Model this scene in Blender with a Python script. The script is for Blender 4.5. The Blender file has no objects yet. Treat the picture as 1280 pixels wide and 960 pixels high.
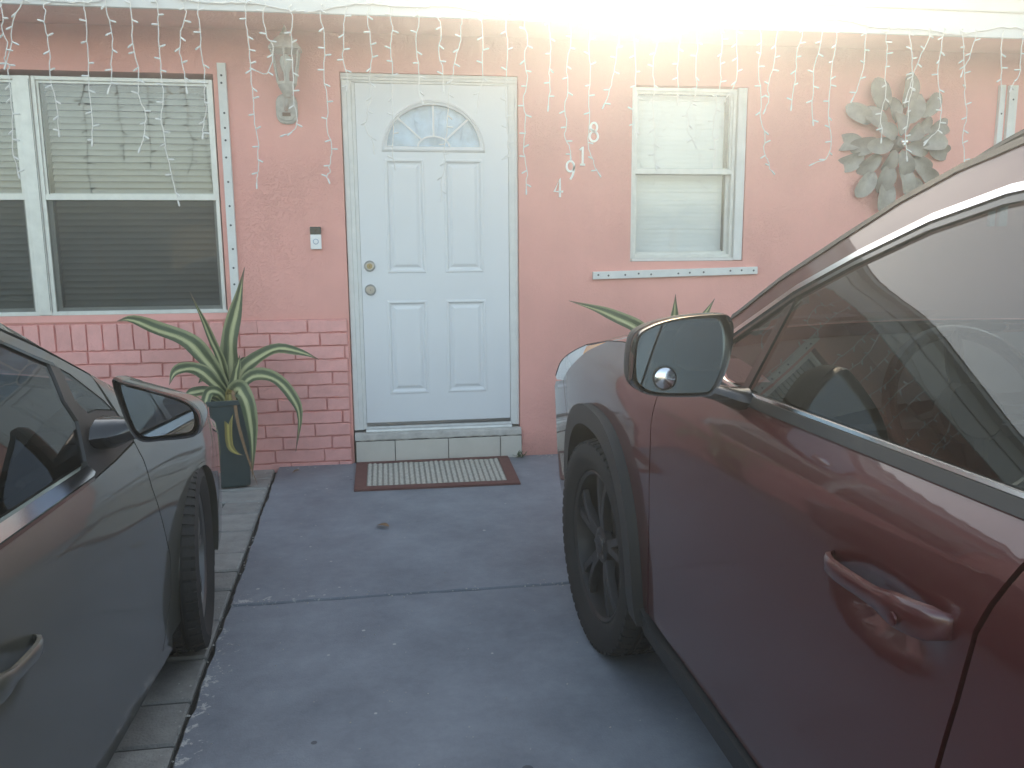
import bpy, bmesh, math, random
import numpy as np
from mathutils import Vector, Matrix, noise as mnoise
from mathutils.geometry import delaunay_2d_cdt
random.seed(7)
R = math.radians
S = bpy.context.scene
C = S.collection

# ------------------------------------------------------------------ camera
CAM = Vector((0.1866, -5.0102, 1.2685))
yaw, pitch, roll = 0.146235, 0.157092, -0.008134
fw = Vector((math.sin(yaw) * math.cos(pitch), math.cos(yaw) * math.cos(pitch), -math.sin(pitch)))
rt = Vector((math.cos(yaw), -math.sin(yaw), 0)); up = rt.cross(fw)
r2 = rt * math.cos(roll) + up * math.sin(roll); u2 = up * math.cos(roll) - rt * math.sin(roll)
cd = bpy.data.cameras.new('camera'); cam = bpy.data.objects.new('camera', cd); C.objects.link(cam)
M = Matrix((r2, u2, -fw)).transposed().to_4x4(); M.translation = CAM; cam.matrix_world = M
cd.sensor_width = 36; cd.lens = 36 * 1000 / 1280; cd.clip_start = 0.02; cd.clip_end = 2000
S.camera = cam

# ------------------------------------------------------------------ sky, sun, exposure
SUN_EL, SUN_AZ = R(21.5), R(17.5)          # azimuth clockwise from +y, behind the house
w = bpy.data.worlds.new('World'); S.world = w; w.use_nodes = True
nt = w.node_tree; nt.nodes.clear()
sky = nt.nodes.new('ShaderNodeTexSky'); sky.sky_type = 'NISHITA'; sky.sun_disc = False
sky.sun_elevation = SUN_EL; sky.sun_rotation = SUN_AZ; sky.air_density = 1.0; sky.dust_density = 1.6; sky.ozone_density = 1.0
bg = nt.nodes.new('ShaderNodeBackground'); bg.inputs['Strength'].default_value = 0.15
wo = nt.nodes.new('ShaderNodeOutputWorld')
nt.links.new(sky.outputs[0], bg.inputs[0]); nt.links.new(bg.outputs[0], wo.inputs[0])
sl = bpy.data.lights.new('sun', 'SUN'); sl.energy = 2.15; sl.angle = R(0.53); sl.color = (1.0, 0.985, 0.96)
so = bpy.data.objects.new('sun', sl); C.objects.link(so)
sd = Vector((math.sin(SUN_AZ) * math.cos(SUN_EL), math.cos(SUN_AZ) * math.cos(SUN_EL), math.sin(SUN_EL)))
so.rotation_euler = sd.to_track_quat('Z', 'Y').to_euler(); so.location = (3, 12, 8)
S.view_settings.view_transform = 'Standard'; S.view_settings.look = 'None'
S.view_settings.exposure = 2.32; S.view_settings.gamma = 1.0
S.view_settings.use_white_balance = True; S.view_settings.white_balance_temperature = 9000; S.view_settings.white_balance_tint = 9

# ------------------------------------------------------------------ material helpers
def mat(name, col, rough=0.6, metal=0.0, coat=0.0, spec=0.5, var=0.0, vscale=6.0, bump=0.0, bscale=60.0, bdetail=4.0,
        bdist=0.004, objvar=0.0, coat_rough=0.03):
    m = bpy.data.materials.new(name); m.use_nodes = True
    t = m.node_tree; b = t.nodes['Principled BSDF']
    b.inputs['Base Color'].default_value = (*col, 1); b.inputs['Roughness'].default_value = rough
    b.inputs['Metallic'].default_value = metal; b.inputs['Coat Weight'].default_value = coat
    b.inputs['Coat Roughness'].default_value = coat_rough; b.inputs['Coat IOR'].default_value = 1.52; b.inputs['Specular IOR Level'].default_value = spec
    g = t.nodes.new('ShaderNodeNewGeometry')
    if var > 0 or objvar > 0:
        n = t.nodes.new('ShaderNodeTexNoise'); n.inputs['Scale'].default_value = vscale; n.inputs['Detail'].default_value = 6
        n.inputs['Roughness'].default_value = 0.65
        t.links.new(g.outputs['Position'], n.inputs['Vector'])
        mr = t.nodes.new('ShaderNodeMapRange'); mr.inputs[1].default_value = 0.3; mr.inputs[2].default_value = 0.7
        mr.inputs[3].default_value = 1 - var; mr.inputs[4].default_value = 1 + var
        t.links.new(n.outputs['Fac'], mr.inputs[0])
        val = mr.outputs[0]
        if objvar > 0:
            oi = t.nodes.new('ShaderNodeObjectInfo')
            m2 = t.nodes.new('ShaderNodeMapRange'); m2.inputs[3].default_value = 1 - objvar; m2.inputs[4].default_value = 1 + objvar
            t.links.new(oi.outputs['Random'], m2.inputs[0])
            mm = t.nodes.new('ShaderNodeMath'); mm.operation = 'MULTIPLY'
            t.links.new(val, mm.inputs[0]); t.links.new(m2.outputs[0], mm.inputs[1]); val = mm.outputs[0]
        hs = t.nodes.new('ShaderNodeHueSaturation'); hs.inputs['Color'].default_value = (*col, 1)
        t.links.new(val, hs.inputs['Value']); t.links.new(hs.outputs[0], b.inputs['Base Color'])
    if bump > 0:
        n2 = t.nodes.new('ShaderNodeTexNoise'); n2.inputs['Scale'].default_value = bscale; n2.inputs['Detail'].default_value = bdetail
        t.links.new(g.outputs['Position'], n2.inputs['Vector'])
        bp = t.nodes.new('ShaderNodeBump'); bp.inputs['Strength'].default_value = bump; bp.inputs['Distance'].default_value = bdist
        t.links.new(n2.outputs['Fac'], bp.inputs['Height']); t.links.new(bp.outputs[0], b.inputs['Normal'])
    return m

def nodes_of(m):
    t = m.node_tree
    return t, t.nodes['Principled BSDF']

def N(t, typ, **kw):
    n = t.nodes.new(typ)
    for k, v in kw.items():
        if k.startswith('i_'):
            n.inputs[k[2:]].default_value = v
        else:
            setattr(n, k, v)
    return n

def math_node(t, op, a, b=None, clamp=False):
    n = t.nodes.new('ShaderNodeMath'); n.operation = op; n.use_clamp = clamp
    for i, x in enumerate((a, b)):
        if x is None: continue
        if isinstance(x, (int, float)): n.inputs[i].default_value = x
        else: t.links.new(x, n.inputs[i])
    return n.outputs[0]

def glass(name, tint, f0=0.06, rough=0.0, dirt=0.0):
    m = bpy.data.materials.new(name); m.use_nodes = True; t = m.node_tree
    t.nodes.clear()
    out = t.nodes.new('ShaderNodeOutputMaterial')
    tr = t.nodes.new('ShaderNodeBsdfTransparent'); tr.inputs[0].default_value = (*tint, 1)
    gl = t.nodes.new('ShaderNodeBsdfGlossy'); gl.inputs['Roughness'].default_value = rough; gl.inputs[0].default_value = (1, 1, 1, 1)
    lw = t.nodes.new('ShaderNodeLayerWeight'); lw.inputs['Blend'].default_value = 0.5
    p5 = math_node(t, 'POWER', lw.outputs['Facing'], 5.0)
    f = math_node(t, 'MULTIPLY_ADD', p5, 1 - f0); t.nodes[-1].inputs[2].default_value = f0
    mx = t.nodes.new('ShaderNodeMixShader')
    t.links.new(f, mx.inputs[0]); t.links.new(tr.outputs[0], mx.inputs[1]); t.links.new(gl.outputs[0], mx.inputs[2])
    last = mx.outputs[0]
    if dirt > 0:
        df = t.nodes.new('ShaderNodeBsdfDiffuse'); df.inputs[0].default_value = (0.55, 0.54, 0.5, 1)
        g = t.nodes.new('ShaderNodeNewGeometry')
        n = t.nodes.new('ShaderNodeTexNoise'); n.inputs['Scale'].default_value = 5; n.inputs['Detail'].default_value = 6
        t.links.new(g.outputs['Position'], n.inputs['Vector'])
        d = math_node(t, 'MULTIPLY', n.outputs['Fac'], dirt * 2)
        m2 = t.nodes.new('ShaderNodeMixShader')
        t.links.new(d, m2.inputs[0]); t.links.new(last, m2.inputs[1]); t.links.new(df.outputs[0], m2.inputs[2]); last = m2.outputs[0]
    t.links.new(last, out.inputs[0])
    return m

PINK = (0.82, 0.365, 0.315)
def stucco():
    m = mat('pink_stucco', PINK, 0.75, var=0.07, vscale=1.6)
    t, b = nodes_of(m); g = N(t, 'ShaderNodeNewGeometry')
    mp = N(t, 'ShaderNodeMapping'); mp.inputs['Scale'].default_value = (1, 1, 1.5)
    t.links.new(g.outputs['Position'], mp.inputs[0])
    a = N(t, 'ShaderNodeTexNoise', i_Scale=23.0, i_Detail=4.0, i_Distortion=2.4); t.links.new(mp.outputs[0], a.inputs['Vector'])
    ra = N(t, 'ShaderNodeMapRange'); ra.inputs[1].default_value = 0.5; ra.inputs[2].default_value = 0.56
    t.links.new(a.outputs['Fac'], ra.inputs[0])
    c = N(t, 'ShaderNodeTexNoise', i_Scale=110.0, i_Detail=4.0); t.links.new(g.outputs['Position'], c.inputs['Vector'])
    h = math_node(t, 'MULTIPLY_ADD', c.outputs['Fac'], 0.35); t.links.new(ra.outputs[0], t.nodes[-1].inputs[2])
    pz = N(t, 'ShaderNodeTexNoise', i_Scale=1.3, i_Detail=3.0); t.links.new(g.outputs['Position'], pz.inputs['Vector'])
    pr_ = N(t, 'ShaderNodeMapRange'); pr_.inputs[1].default_value = 0.40; pr_.inputs[2].default_value = 0.62; pr_.inputs[3].default_value = 0.12; pr_.inputs[4].default_value = 0.62
    t.links.new(pz.outputs['Fac'], pr_.inputs[0])
    m3 = N(t, 'ShaderNodeMapping'); m3.inputs['Scale'].default_value = (5, 5, 0.8); t.links.new(g.outputs['Position'], m3.inputs[0])
    dn = N(t, 'ShaderNodeTexNoise', i_Scale=1.0, i_Detail=6.0, i_Roughness=0.7); t.links.new(m3.outputs[0], dn.inputs['Vector'])
    dr = N(t, 'ShaderNodeMapRange'); dr.inputs[1].default_value = 0.35; dr.inputs[2].default_value = 0.7; dr.inputs[3].default_value = 1.015; dr.inputs[4].default_value = 0.975; t.links.new(dn.outputs['Fac'], dr.inputs[0])
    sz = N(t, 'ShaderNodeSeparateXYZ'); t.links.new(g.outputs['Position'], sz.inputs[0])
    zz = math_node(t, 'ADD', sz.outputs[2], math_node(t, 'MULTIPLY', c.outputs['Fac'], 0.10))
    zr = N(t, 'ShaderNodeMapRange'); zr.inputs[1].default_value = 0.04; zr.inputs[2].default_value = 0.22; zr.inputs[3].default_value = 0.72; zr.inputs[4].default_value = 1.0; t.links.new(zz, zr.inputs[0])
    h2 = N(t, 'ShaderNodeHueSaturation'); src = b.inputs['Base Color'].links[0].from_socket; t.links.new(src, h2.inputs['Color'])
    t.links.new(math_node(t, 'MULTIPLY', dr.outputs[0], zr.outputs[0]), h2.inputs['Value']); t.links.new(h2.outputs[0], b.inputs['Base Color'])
    bp = N(t, 'ShaderNodeBump', i_Distance=0.006); t.links.new(h, bp.inputs['Height']); t.links.new(pr_.outputs[0], bp.inputs['Strength'])
    t.links.new(bp.outputs[0], b.inputs['Normal'])
    return m

def driveway_mat():
    m = mat('blue_grey_painted_concrete', (0.15, 0.175, 0.235), 0.62, bump=0.35, bscale=160, bdist=0.003)
    t, b = nodes_of(m); g = N(t, 'ShaderNodeNewGeometry')
    n1 = N(t, 'ShaderNodeTexNoise', i_Scale=2.6, i_Detail=13.0, i_Roughness=0.78); t.links.new(g.outputs['Position'], n1.inputs['Vector'])
    cr = N(t, 'ShaderNodeValToRGB'); cr.color_ramp.elements[0].position = 0.32; cr.color_ramp.elements[1].position = 0.70
    cr.color_ramp.elements[0].color = (0.142, 0.160, 0.187, 1); cr.color_ramp.elements[1].color = (0.275, 0.302, 0.338, 1)
    t.links.new(n1.outputs['Fac'], cr.inputs[0])
    # worn chips of pale concrete, clustered in patches and along the joint and the left edge
    sp = N(t, 'ShaderNodeSeparateXYZ'); t.links.new(g.outputs['Position'], sp.inputs[0])
    n2 = N(t, 'ShaderNodeTexNoise', i_Scale=30.0, i_Detail=8.0, i_Roughness=0.72); t.links.new(g.outputs['Position'], n2.inputs['Vector'])
    n3 = N(t, 'ShaderNodeTexNoise', i_Scale=1.7, i_Detail=3.0); t.links.new(g.outputs['Position'], n3.inputs['Vector'])
    dj = math_node(t, 'ABSOLUTE', math_node(t, 'ADD', sp.outputs[1], 2.05))
    ej = math_node(t, 'SUBTRACT', 1.0, math_node(t, 'MULTIPLY', dj, 11.0), True)
    edge = math_node(t, 'ADD', math_node(t, 'MULTIPLY', sp.outputs[1], 0.048), 0.545)     # left edge x = -(...)
    de = math_node(t, 'ADD', sp.outputs[0], edge)
    ee = math_node(t, 'SUBTRACT', 1.0, math_node(t, 'MULTIPLY', math_node(t, 'ABSOLUTE', de), 9.0), True)
    ym = N(t, 'ShaderNodeMapRange'); ym.inputs[1].default_value = -1.9; ym.inputs[2].default_value = -2.6; ym.inputs[3].default_value = 0.15; ym.inputs[4].default_value = 1.0
    t.links.new(sp.outputs[1], ym.inputs[0])
    ee = math_node(t, 'MULTIPLY', ee, ym.outputs[0])
    xm = N(t, 'ShaderNodeMapRange'); xm.inputs[1].default_value = 0.35; xm.inputs[2].default_value = -0.4; t.links.new(sp.outputs[0], xm.inputs[0])
    ej = math_node(t, 'MULTIPLY', ej, xm.outputs[0])
    s = math_node(t, 'MULTIPLY_ADD', math_node(t, 'MAXIMUM', ej, ee), 0.17); t.links.new(n2.outputs['Fac'], t.nodes[-1].inputs[2])
    s = math_node(t, 'MULTIPLY_ADD', n3.outputs['Fac'], 0.16); t.links.new(t.nodes[-2].outputs[0], t.nodes[-1].inputs[2])
    wr = N(t, 'ShaderNodeMapRange'); wr.inputs[1].default_value = 0.765; wr.inputs[2].default_value = 0.79; t.links.new(t.nodes[-2].outputs[0], wr.inputs[0])
    vo = N(t, 'ShaderNodeTexVoronoi', i_Scale=19.0, i_Randomness=1.0); t.links.new(g.outputs['Position'], vo.inputs['Vector'])
    vs = N(t, 'ShaderNodeSeparateColor'); t.links.new(vo.outputs['Color'], vs.inputs[0])
    rad = math_node(t, 'MULTIPLY', math_node(t, 'POWER', vs.outputs[0], 9.0), 0.15)
    fl = math_node(t, 'LESS_THAN', vo.outputs['Distance'], rad)
    fac = math_node(t, 'MAXIMUM', wr.outputs[0], fl)
    mx = N(t, 'ShaderNodeMix', data_type='RGBA'); t.links.new(fac, mx.inputs['Factor']); t.links.new(cr.outputs[0], mx.inputs['A'])
    mx.inputs['B'].default_value = (0.48, 0.48, 0.47, 1)
    # dark oil spots
    v2 = N(t, 'ShaderNodeTexVoronoi', i_Scale=5.0); t.links.new(g.outputs['Position'], v2.inputs['Vector'])
    v3 = N(t, 'ShaderNodeSeparateColor'); t.links.new(v2.outputs['Color'], v3.inputs[0])
    ok = math_node(t, 'LESS_THAN', v2.outputs['Distance'], math_node(t, 'MULTIPLY', math_node(t, 'POWER', v3.outputs[1], 8.0), 0.11))
    m2 = N(t, 'ShaderNodeMix', data_type='RGBA'); t.links.new(math_node(t, 'MULTIPLY', ok, 0.75), m2.inputs['Factor']); t.links.new(mx.outputs['Result'], m2.inputs['A'])
    m2.inputs['B'].default_value = (0.04, 0.045, 0.055, 1)
    t.links.new(m2.outputs['Result'], b.inputs['Base Color'])
    return m

def leaf_mat(name, green, cream, invert=False):
    m = mat(name, green, 0.45)
    t, b = nodes_of(m)
    uv = N(t, 'ShaderNodeUVMap'); sp = N(t, 'ShaderNodeSeparateXYZ'); t.links.new(uv.outputs[0], sp.inputs[0])
    oi = N(t, 'ShaderNodeObjectInfo'); cen_ = math_node(t, 'ADD', math_node(t, 'MULTIPLY', oi.outputs['Random'], 0.26), 0.37)
    d = math_node(t, 'ABSOLUTE', math_node(t, 'SUBTRACT', sp.outputs[0], cen_))
    n = N(t, 'ShaderNodeTexNoise', i_Scale=7.0, i_Detail=3.0)
    mp = N(t, 'ShaderNodeMapping'); mp.inputs['Scale'].default_value = (22, 1.0, 1); t.links.new(uv.outputs[0], mp.inputs[0]); t.links.new(mp.outputs[0], n.inputs['Vector'])
    d = math_node(t, 'ADD', d, math_node(t, 'MULTIPLY', math_node(t, 'SUBTRACT', n.outputs['Fac'], 0.5), 0.5))
    cr = N(t, 'ShaderNodeValToRGB'); e = cr.color_ramp.elements
    e[0].position = 0.09; e[0].color = (*cream, 1); e[1].position = 0.16; e[1].color = (*green, 1)
    k = e.new(0.42); k.color = (*[c * 0.8 for c in green], 1); k = e.new(0.46); k.color = (*[0.5 * a + 0.5 * b2 for a, b2 in zip(green, cream)], 1)
    t.links.new(d, cr.inputs[0])
    bl = N(t, 'ShaderNodeTexNoise', i_Scale=26.0, i_Detail=4.0); mb_ = N(t, 'ShaderNodeMapping'); mb_.inputs['Scale'].default_value = (2.2, 0.35, 1); t.links.new(uv.outputs[0], mb_.inputs[0]); t.links.new(mb_.outputs[0], bl.inputs['Vector'])
    bp_ = N(t, 'ShaderNodeBump', i_Strength=0.5, i_Distance=0.004); t.links.new(bl.outputs['Fac'], bp_.inputs['Height']); t.links.new(bp_.outputs[0], b.inputs['Normal'])
    # dry brown tip
    tip = N(t, 'ShaderNodeMapRange'); tip.inputs[1].default_value = 0.88; tip.inputs[2].default_value = 0.96; t.links.new(sp.outputs[1], tip.inputs[0])
    mx = N(t, 'ShaderNodeMix', data_type='RGBA'); t.links.new(tip.outputs[0], mx.inputs['Factor']); t.links.new(cr.outputs[0], mx.inputs['A'])
    mx.inputs['B'].default_value = (0.16, 0.10, 0.06, 1); t.links.new(mx.outputs['Result'], b.inputs['Base Color'])
    return m

MT = dict(
    stucco=stucco(), brick=mat('pink_painted_brick', (0.82, 0.375, 0.345), 0.7, var=0.09, vscale=9, bump=0.7, bscale=55, bdist=0.005, objvar=0.05),
    mortar=mat('pink_painted_mortar', (0.66, 0.28, 0.25), 0.85, var=0.1, vscale=20, bump=0.5, bscale=90),
    white=mat('white_paint', (0.58, 0.59, 0.59), 0.5, var=0.03, vscale=5, bump=0.08, bscale=90),
    trim=mat('worn_white_trim', (0.68, 0.68, 0.66), 0.5, var=0.07, vscale=11, bump=0.15, bscale=70),
    door=mat('white_door_paint', (0.71, 0.725, 0.74), 0.38, var=0.02, vscale=3),
    alu=mat('window_aluminium', (0.64, 0.64, 0.61), 0.42, 0.35, var=0.10, vscale=14),
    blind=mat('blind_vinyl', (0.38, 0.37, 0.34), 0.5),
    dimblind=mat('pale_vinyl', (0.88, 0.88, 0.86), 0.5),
    glass2=glass('bright_window_glass', (0.86, 0.89, 0.89), 0.10, 0.02, 0.06),
    dark=mat('dark_room', (0.03, 0.03, 0.03), 0.9),
    glass=glass('window_glass', (0.74, 0.78, 0.78), 0.085, 0.0, 0.012),
    fanglass=glass('fanlight_glass', (0.85, 0.90, 0.93), 0.08, 0.02, 0.02),
    chrome=mat('chrome', (0.85, 0.85, 0.86), 0.12, 1.0),
    satin=mat('satin_nickel', (0.40, 0.40, 0.39), 0.3, 1.0),
    brass=mat('brass', (0.30, 0.24, 0.13), 0.35, 1.0),
    tile=mat('cream_tile', (0.56, 0.53, 0.48), 0.35, var=0.05, vscale=9, objvar=0.04),
    grout=mat('grout', (0.13, 0.115, 0.10), 0.9),
    stepworn=mat('worn_sill_concrete', (0.46, 0.44, 0.41), 0.8, var=0.22, vscale=16, bump=0.5, bscale=60),
    drive=driveway_mat(),
    paver=mat('grey_paver', (0.29, 0.285, 0.27), 0.85, var=0.20, vscale=14, bump=0.9, bscale=120, bdist=0.004, objvar=0.14),
    soil=mat('dark_joint_soil', (0.045, 0.042, 0.036), 0.95, bump=0.6, bscale=90),
    asphalt=mat('asphalt', (0.055, 0.055, 0.056), 0.9, var=0.15, vscale=3, bump=0.5, bscale=140),
    lawn=mat('lawn', (0.06, 0.085, 0.03), 0.95, var=0.3, vscale=2.5, bump=0.8, bscale=40, bdist=0.03),
    mat_border=mat('brown_mat_border', (0.16, 0.062, 0.052), 0.9, var=0.12, vscale=30, bump=0.5, bscale=300),
    mat_rib=mat('beige_mat_rib', (0.52, 0.50, 0.44), 0.95, var=0.25, vscale=70, bump=0.9, bscale=240, bdist=0.004),
    mat_base=mat('grey_mat_base', (0.27, 0.255, 0.22), 0.95, var=0.2, vscale=50),
    pot=mat('dark_teal_planter', (0.045, 0.070, 0.070), 0.45, var=0.15, vscale=7, bump=0.1, bscale=40),
    leaf=leaf_mat('variegated_leaf', (0.070, 0.098, 0.042), (0.47, 0.46, 0.24)),
    dryleaf=leaf_mat('drying_leaf', (0.25, 0.19, 0.05), (0.45, 0.36, 0.10)),
    brown=mat('dead_leaf_brown', (0.26, 0.15, 0.08), 0.8, var=0.2, vscale=60),
    weed=mat('weed_green', (0.05, 0.085, 0.03), 0.7),
    petal=mat('weathered_metal_petal', (0.27, 0.25, 0.225), 0.55, 0.25, var=0.22, vscale=18, bump=0.25, bscale=60, objvar=0.2),
    lamp=mat('faded_grey_lantern_metal', (0.46, 0.44, 0.41), 0.55, 0.15, var=0.2, vscale=25, bump=0.2, bscale=120),
    lampglass=glass('lantern_glass', (0.85, 0.87, 0.86), 0.10, 0.03, 0.10),
    bulb=mat('clear_bulb', (0.75, 0.74, 0.70), 0.15),
    lightwire=mat('white_light_wire', (0.66, 0.65, 0.63), 0.5),
    lightbulb=mat('white_mini_bulb', (0.72, 0.72, 0.71), 0.25),
    ink=mat('dark_hole', (0.03, 0.03, 0.035), 0.7),
    bell_black=mat('doorbell_black', (0.03, 0.032, 0.028), 0.25),
    bell_white=mat('doorbell_white', (0.80, 0.80, 0.80), 0.3),
    bell_ring=mat('doorbell_ring', (0.30, 0.36, 0.48), 0.3),
    digit=mat('white_digit', (0.88, 0.87, 0.85), 0.35),
    screen=glass('insect_screen', (0.46, 0.47, 0.47), 0.02, 0.3, 0.03),
    red=mat('dark_red_metallic', (0.080, 0.012, 0.012), 0.40, 0.15, 1.0, var=0.04, vscale=3),
    grey=mat('dark_grey_metallic', (0.072, 0.074, 0.063), 0.40, 0.15, 1.0, var=0.05, vscale=3),
    cladding=mat('black_plastic_cladding', (0.030, 0.031, 0.032), 0.55, bump=0.15, bscale=500),
    gloss=mat('gloss_black_trim', (0.012, 0.012, 0.013), 0.16, 0, 0.5),
    rubber=mat('tyre_rubber', (0.022, 0.022, 0.022), 0.8, var=0.2, vscale=14, bump=0.2, bscale=200),
    rim=mat('dark_rim', (0.040, 0.040, 0.041), 0.45, 0.3, 0.1),
    rimsilver=mat('grey_rim', (0.12, 0.12, 0.122), 0.42, 0.6, 0.2),
    carglass=glass('car_glass', (0.19, 0.22, 0.225), 0.07, 0.0, 0.004),
    mirror=mat('tinted_mirror', (0.21, 0.245, 0.25), 0.015, 1.0), mirror2=mat('blue_tinted_mirror', (0.10, 0.12, 0.155), 0.015, 1.0), seal=mat('rubber_seal', (0.010, 0.011, 0.012), 0.5),
    carchrome=mat('window_chrome', (0.72, 0.73, 0.75), 0.16, 1.0),
    cabin=mat('cabin_grey', (0.045, 0.044, 0.043), 0.75, bump=0.1, bscale=200),
    seat=mat('seat_fabric', (0.05, 0.05, 0.052), 0.85, bump=0.3, bscale=200),
    lens=mat('headlamp_lens', (0.62, 0.63, 0.64), 0.1, 0.2, 1.0),
    amber=mat('amber_marker', (0.75, 0.26, 0.05), 0.2, 0, 0.8),
    roofing=mat('grey_shingle', (0.16, 0.155, 0.15), 0.9, var=0.2, vscale=8),
    farwall=mat('pale_house_wall', (0.62, 0.56, 0.47), 0.8, var=0.05),
    trunk=mat('palm_trunk', (0.22, 0.18, 0.14), 0.9, var=0.2, vscale=8, bump=0.6, bscale=30),
    frond=mat('palm_frond', (0.055, 0.085, 0.03), 0.6),
)

# ------------------------------------------------------------------ mesh helpers
class MB:
    def __init__(s): s.v = []; s.f = []; s.uv = None
    def add(s, vs, fs):
        o = len(s.v); s.v += [tuple(p) for p in vs]; s.f += [tuple(i + o for i in f) for f in fs]; return s
    def box(s, x0, x1, y0, y1, z0, z1):
        return s.add([(x, y, z) for z in (z0, z1) for y in (y0, y1) for x in (x0, x1)],
                     [(0, 2, 3, 1), (4, 5, 7, 6), (0, 1, 5, 4), (2, 6, 7, 3), (0, 4, 6, 2), (1, 3, 7, 5)])
    def rings(s, rings, cap0=True, cap1=True, closed=True):
        n = len(rings[0]); o = len(s.v)
        for r in rings: s.v += [tuple(p) for p in r]
        for a in range(len(rings) - 1):
            for i in range(n if closed else n - 1):
                j = (i + 1) % n
                s.f.append((o + a * n + i, o + a * n + j, o + (a + 1) * n + j, o + (a + 1) * n + i))
        if cap0 and closed: s.f.append(tuple(o + i for i in reversed(range(n))))
        if cap1 and closed: s.f.append(tuple(o + (len(rings) - 1) * n + i for i in range(n)))
        return s
    def tube(s, path, r, n=6, caps=True):
        path = [Vector(p) for p in path]; rs = r if isinstance(r, (list, tuple)) else [r] * len(path)
        rings = []; prev = None
        for i, p in enumerate(path):
            t = (path[min(i + 1, len(path) - 1)] - path[max(i - 1, 0)]).normalized()
            a = prev if prev is not None else (Vector((0, 0, 1)) if abs(t.z) < 0.9 else Vector((0, 1, 0)))
            b = (a - t * a.dot(t)).normalized(); c = t.cross(b); prev = b
            rings.append([p + (b * math.cos(2 * math.pi * k / n) + c * math.sin(2 * math.pi * k / n)) * rs[i] for k in range(n)])
        return s.rings(rings, caps, caps)
    def lathe(s, prof, n=24, M=None, cap=True):
        # prof: (radius, height) along local z
        M = M or Matrix()
        rings = [[M @ Vector((r * math.cos(2 * math.pi * k / n), r * math.sin(2 * math.pi * k / n), h)) for k in range(n)] for r, h in prof]
        return s.rings(rings, cap, cap)
    def grid(s, fn, nu, nv):
        o = len(s.v)
        for i in range(nu + 1):
            for j in range(nv + 1): s.v.append(tuple(fn(i / nu, j / nv)))
        for i in range(nu):
            for j in range(nv):
                a = o + i * (nv + 1) + j; s.f.append((a, a + nv + 1, a + nv + 2, a + 1))
        return s
    def obj(s, name, m, parent=None, smooth=False, sharp=35, bevel=0, fix=True):
        me = bpy.data.meshes.new(name); me.from_pydata(s.v, [], s.f)
        if fix or bevel:
            b = bmesh.new(); b.from_mesh(me)
            if bevel:
                bmesh.ops.remove_doubles(b, verts=b.verts, dist=1e-6)
                es = [e for e in b.edges if len(e.link_faces) == 2 and e.calc_face_angle(0) > R(30)]
                bmesh.ops.bevel(b, geom=es, offset=bevel, segments=2, affect='EDGES', profile=0.5, clamp_overlap=True)
            bmesh.ops.recalc_face_normals(b, faces=b.faces); b.to_mesh(me); b.free()
        if smooth:
            for p in me.polygons: p.use_smooth = True
            me.set_sharp_from_angle(angle=R(sharp))
        me.materials.append(MT[m] if isinstance(m, str) else m)
        o = bpy.data.objects.new(name, me); C.objects.link(o)
        if parent is not None: attach(o, parent)
        return o

def world_of(o):
    return o.matrix_basis.copy() if o.parent is None else world_of(o.parent) @ o.matrix_parent_inverse @ o.matrix_basis
def attach(o, parent):
    # geometry is given in world space: keep it there
    o.parent = parent; o.matrix_parent_inverse = world_of(parent).inverted()

def thing(name, label, cat, loc=(0, 0, 0), group=None):
    o = bpy.data.objects.new(name, None); C.objects.link(o); o.location = loc; o.empty_display_size = 0.1
    o['label'] = label; o['category'] = cat
    if group: o['group'] = group
    return o
def tag(o, label, cat, group=None):
    o['label'] = label; o['category'] = cat
    if group: o['group'] = group
    return o
def struct(o, kind='structure'):
    o['kind'] = kind; return o
def inst(name, me, parent, mtx):
    o = bpy.data.objects.new(name, me); C.objects.link(o)
    o.parent = parent
    o.matrix_basis = world_of(parent).inverted() @ mtx
    return o
def bez(pts, n):
    """Catmull-Rom through pts (tuples of any size)"""
    P = [np.array(p, float) for p in pts]; P = [2 * P[0] - P[1]] + P + [2 * P[-1] - P[-2]]
    out = []; m = len(P) - 3
    for k in range(n + 1):
        x = k / n * m; i = min(int(x), m - 1); t = x - i; a, b, c, d = P[i:i + 4]
        out.append(0.5 * (2 * b + (c - a) * t + (2 * a - 5 * b + 4 * c - d) * t * t + (3 * b - a - 3 * c + d) * t ** 3))
    return out

# ================================================================== GROUND
g = MB().add([(-400, -400, -0.06), (400, -400, -0.06), (400, 400, -0.06), (-400, 400, -0.06)], [(0, 1, 2, 3)]).obj('ground', 'lawn', fix=False)
struct(g)
struct(MB().add([(-120, -21, -0.045), (120, -21, -0.045), (120, -13.0, -0.045), (-120, -13.0, -0.045)], [(0, 1, 2, 3)]).obj('road', 'asphalt', fix=False))

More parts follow.
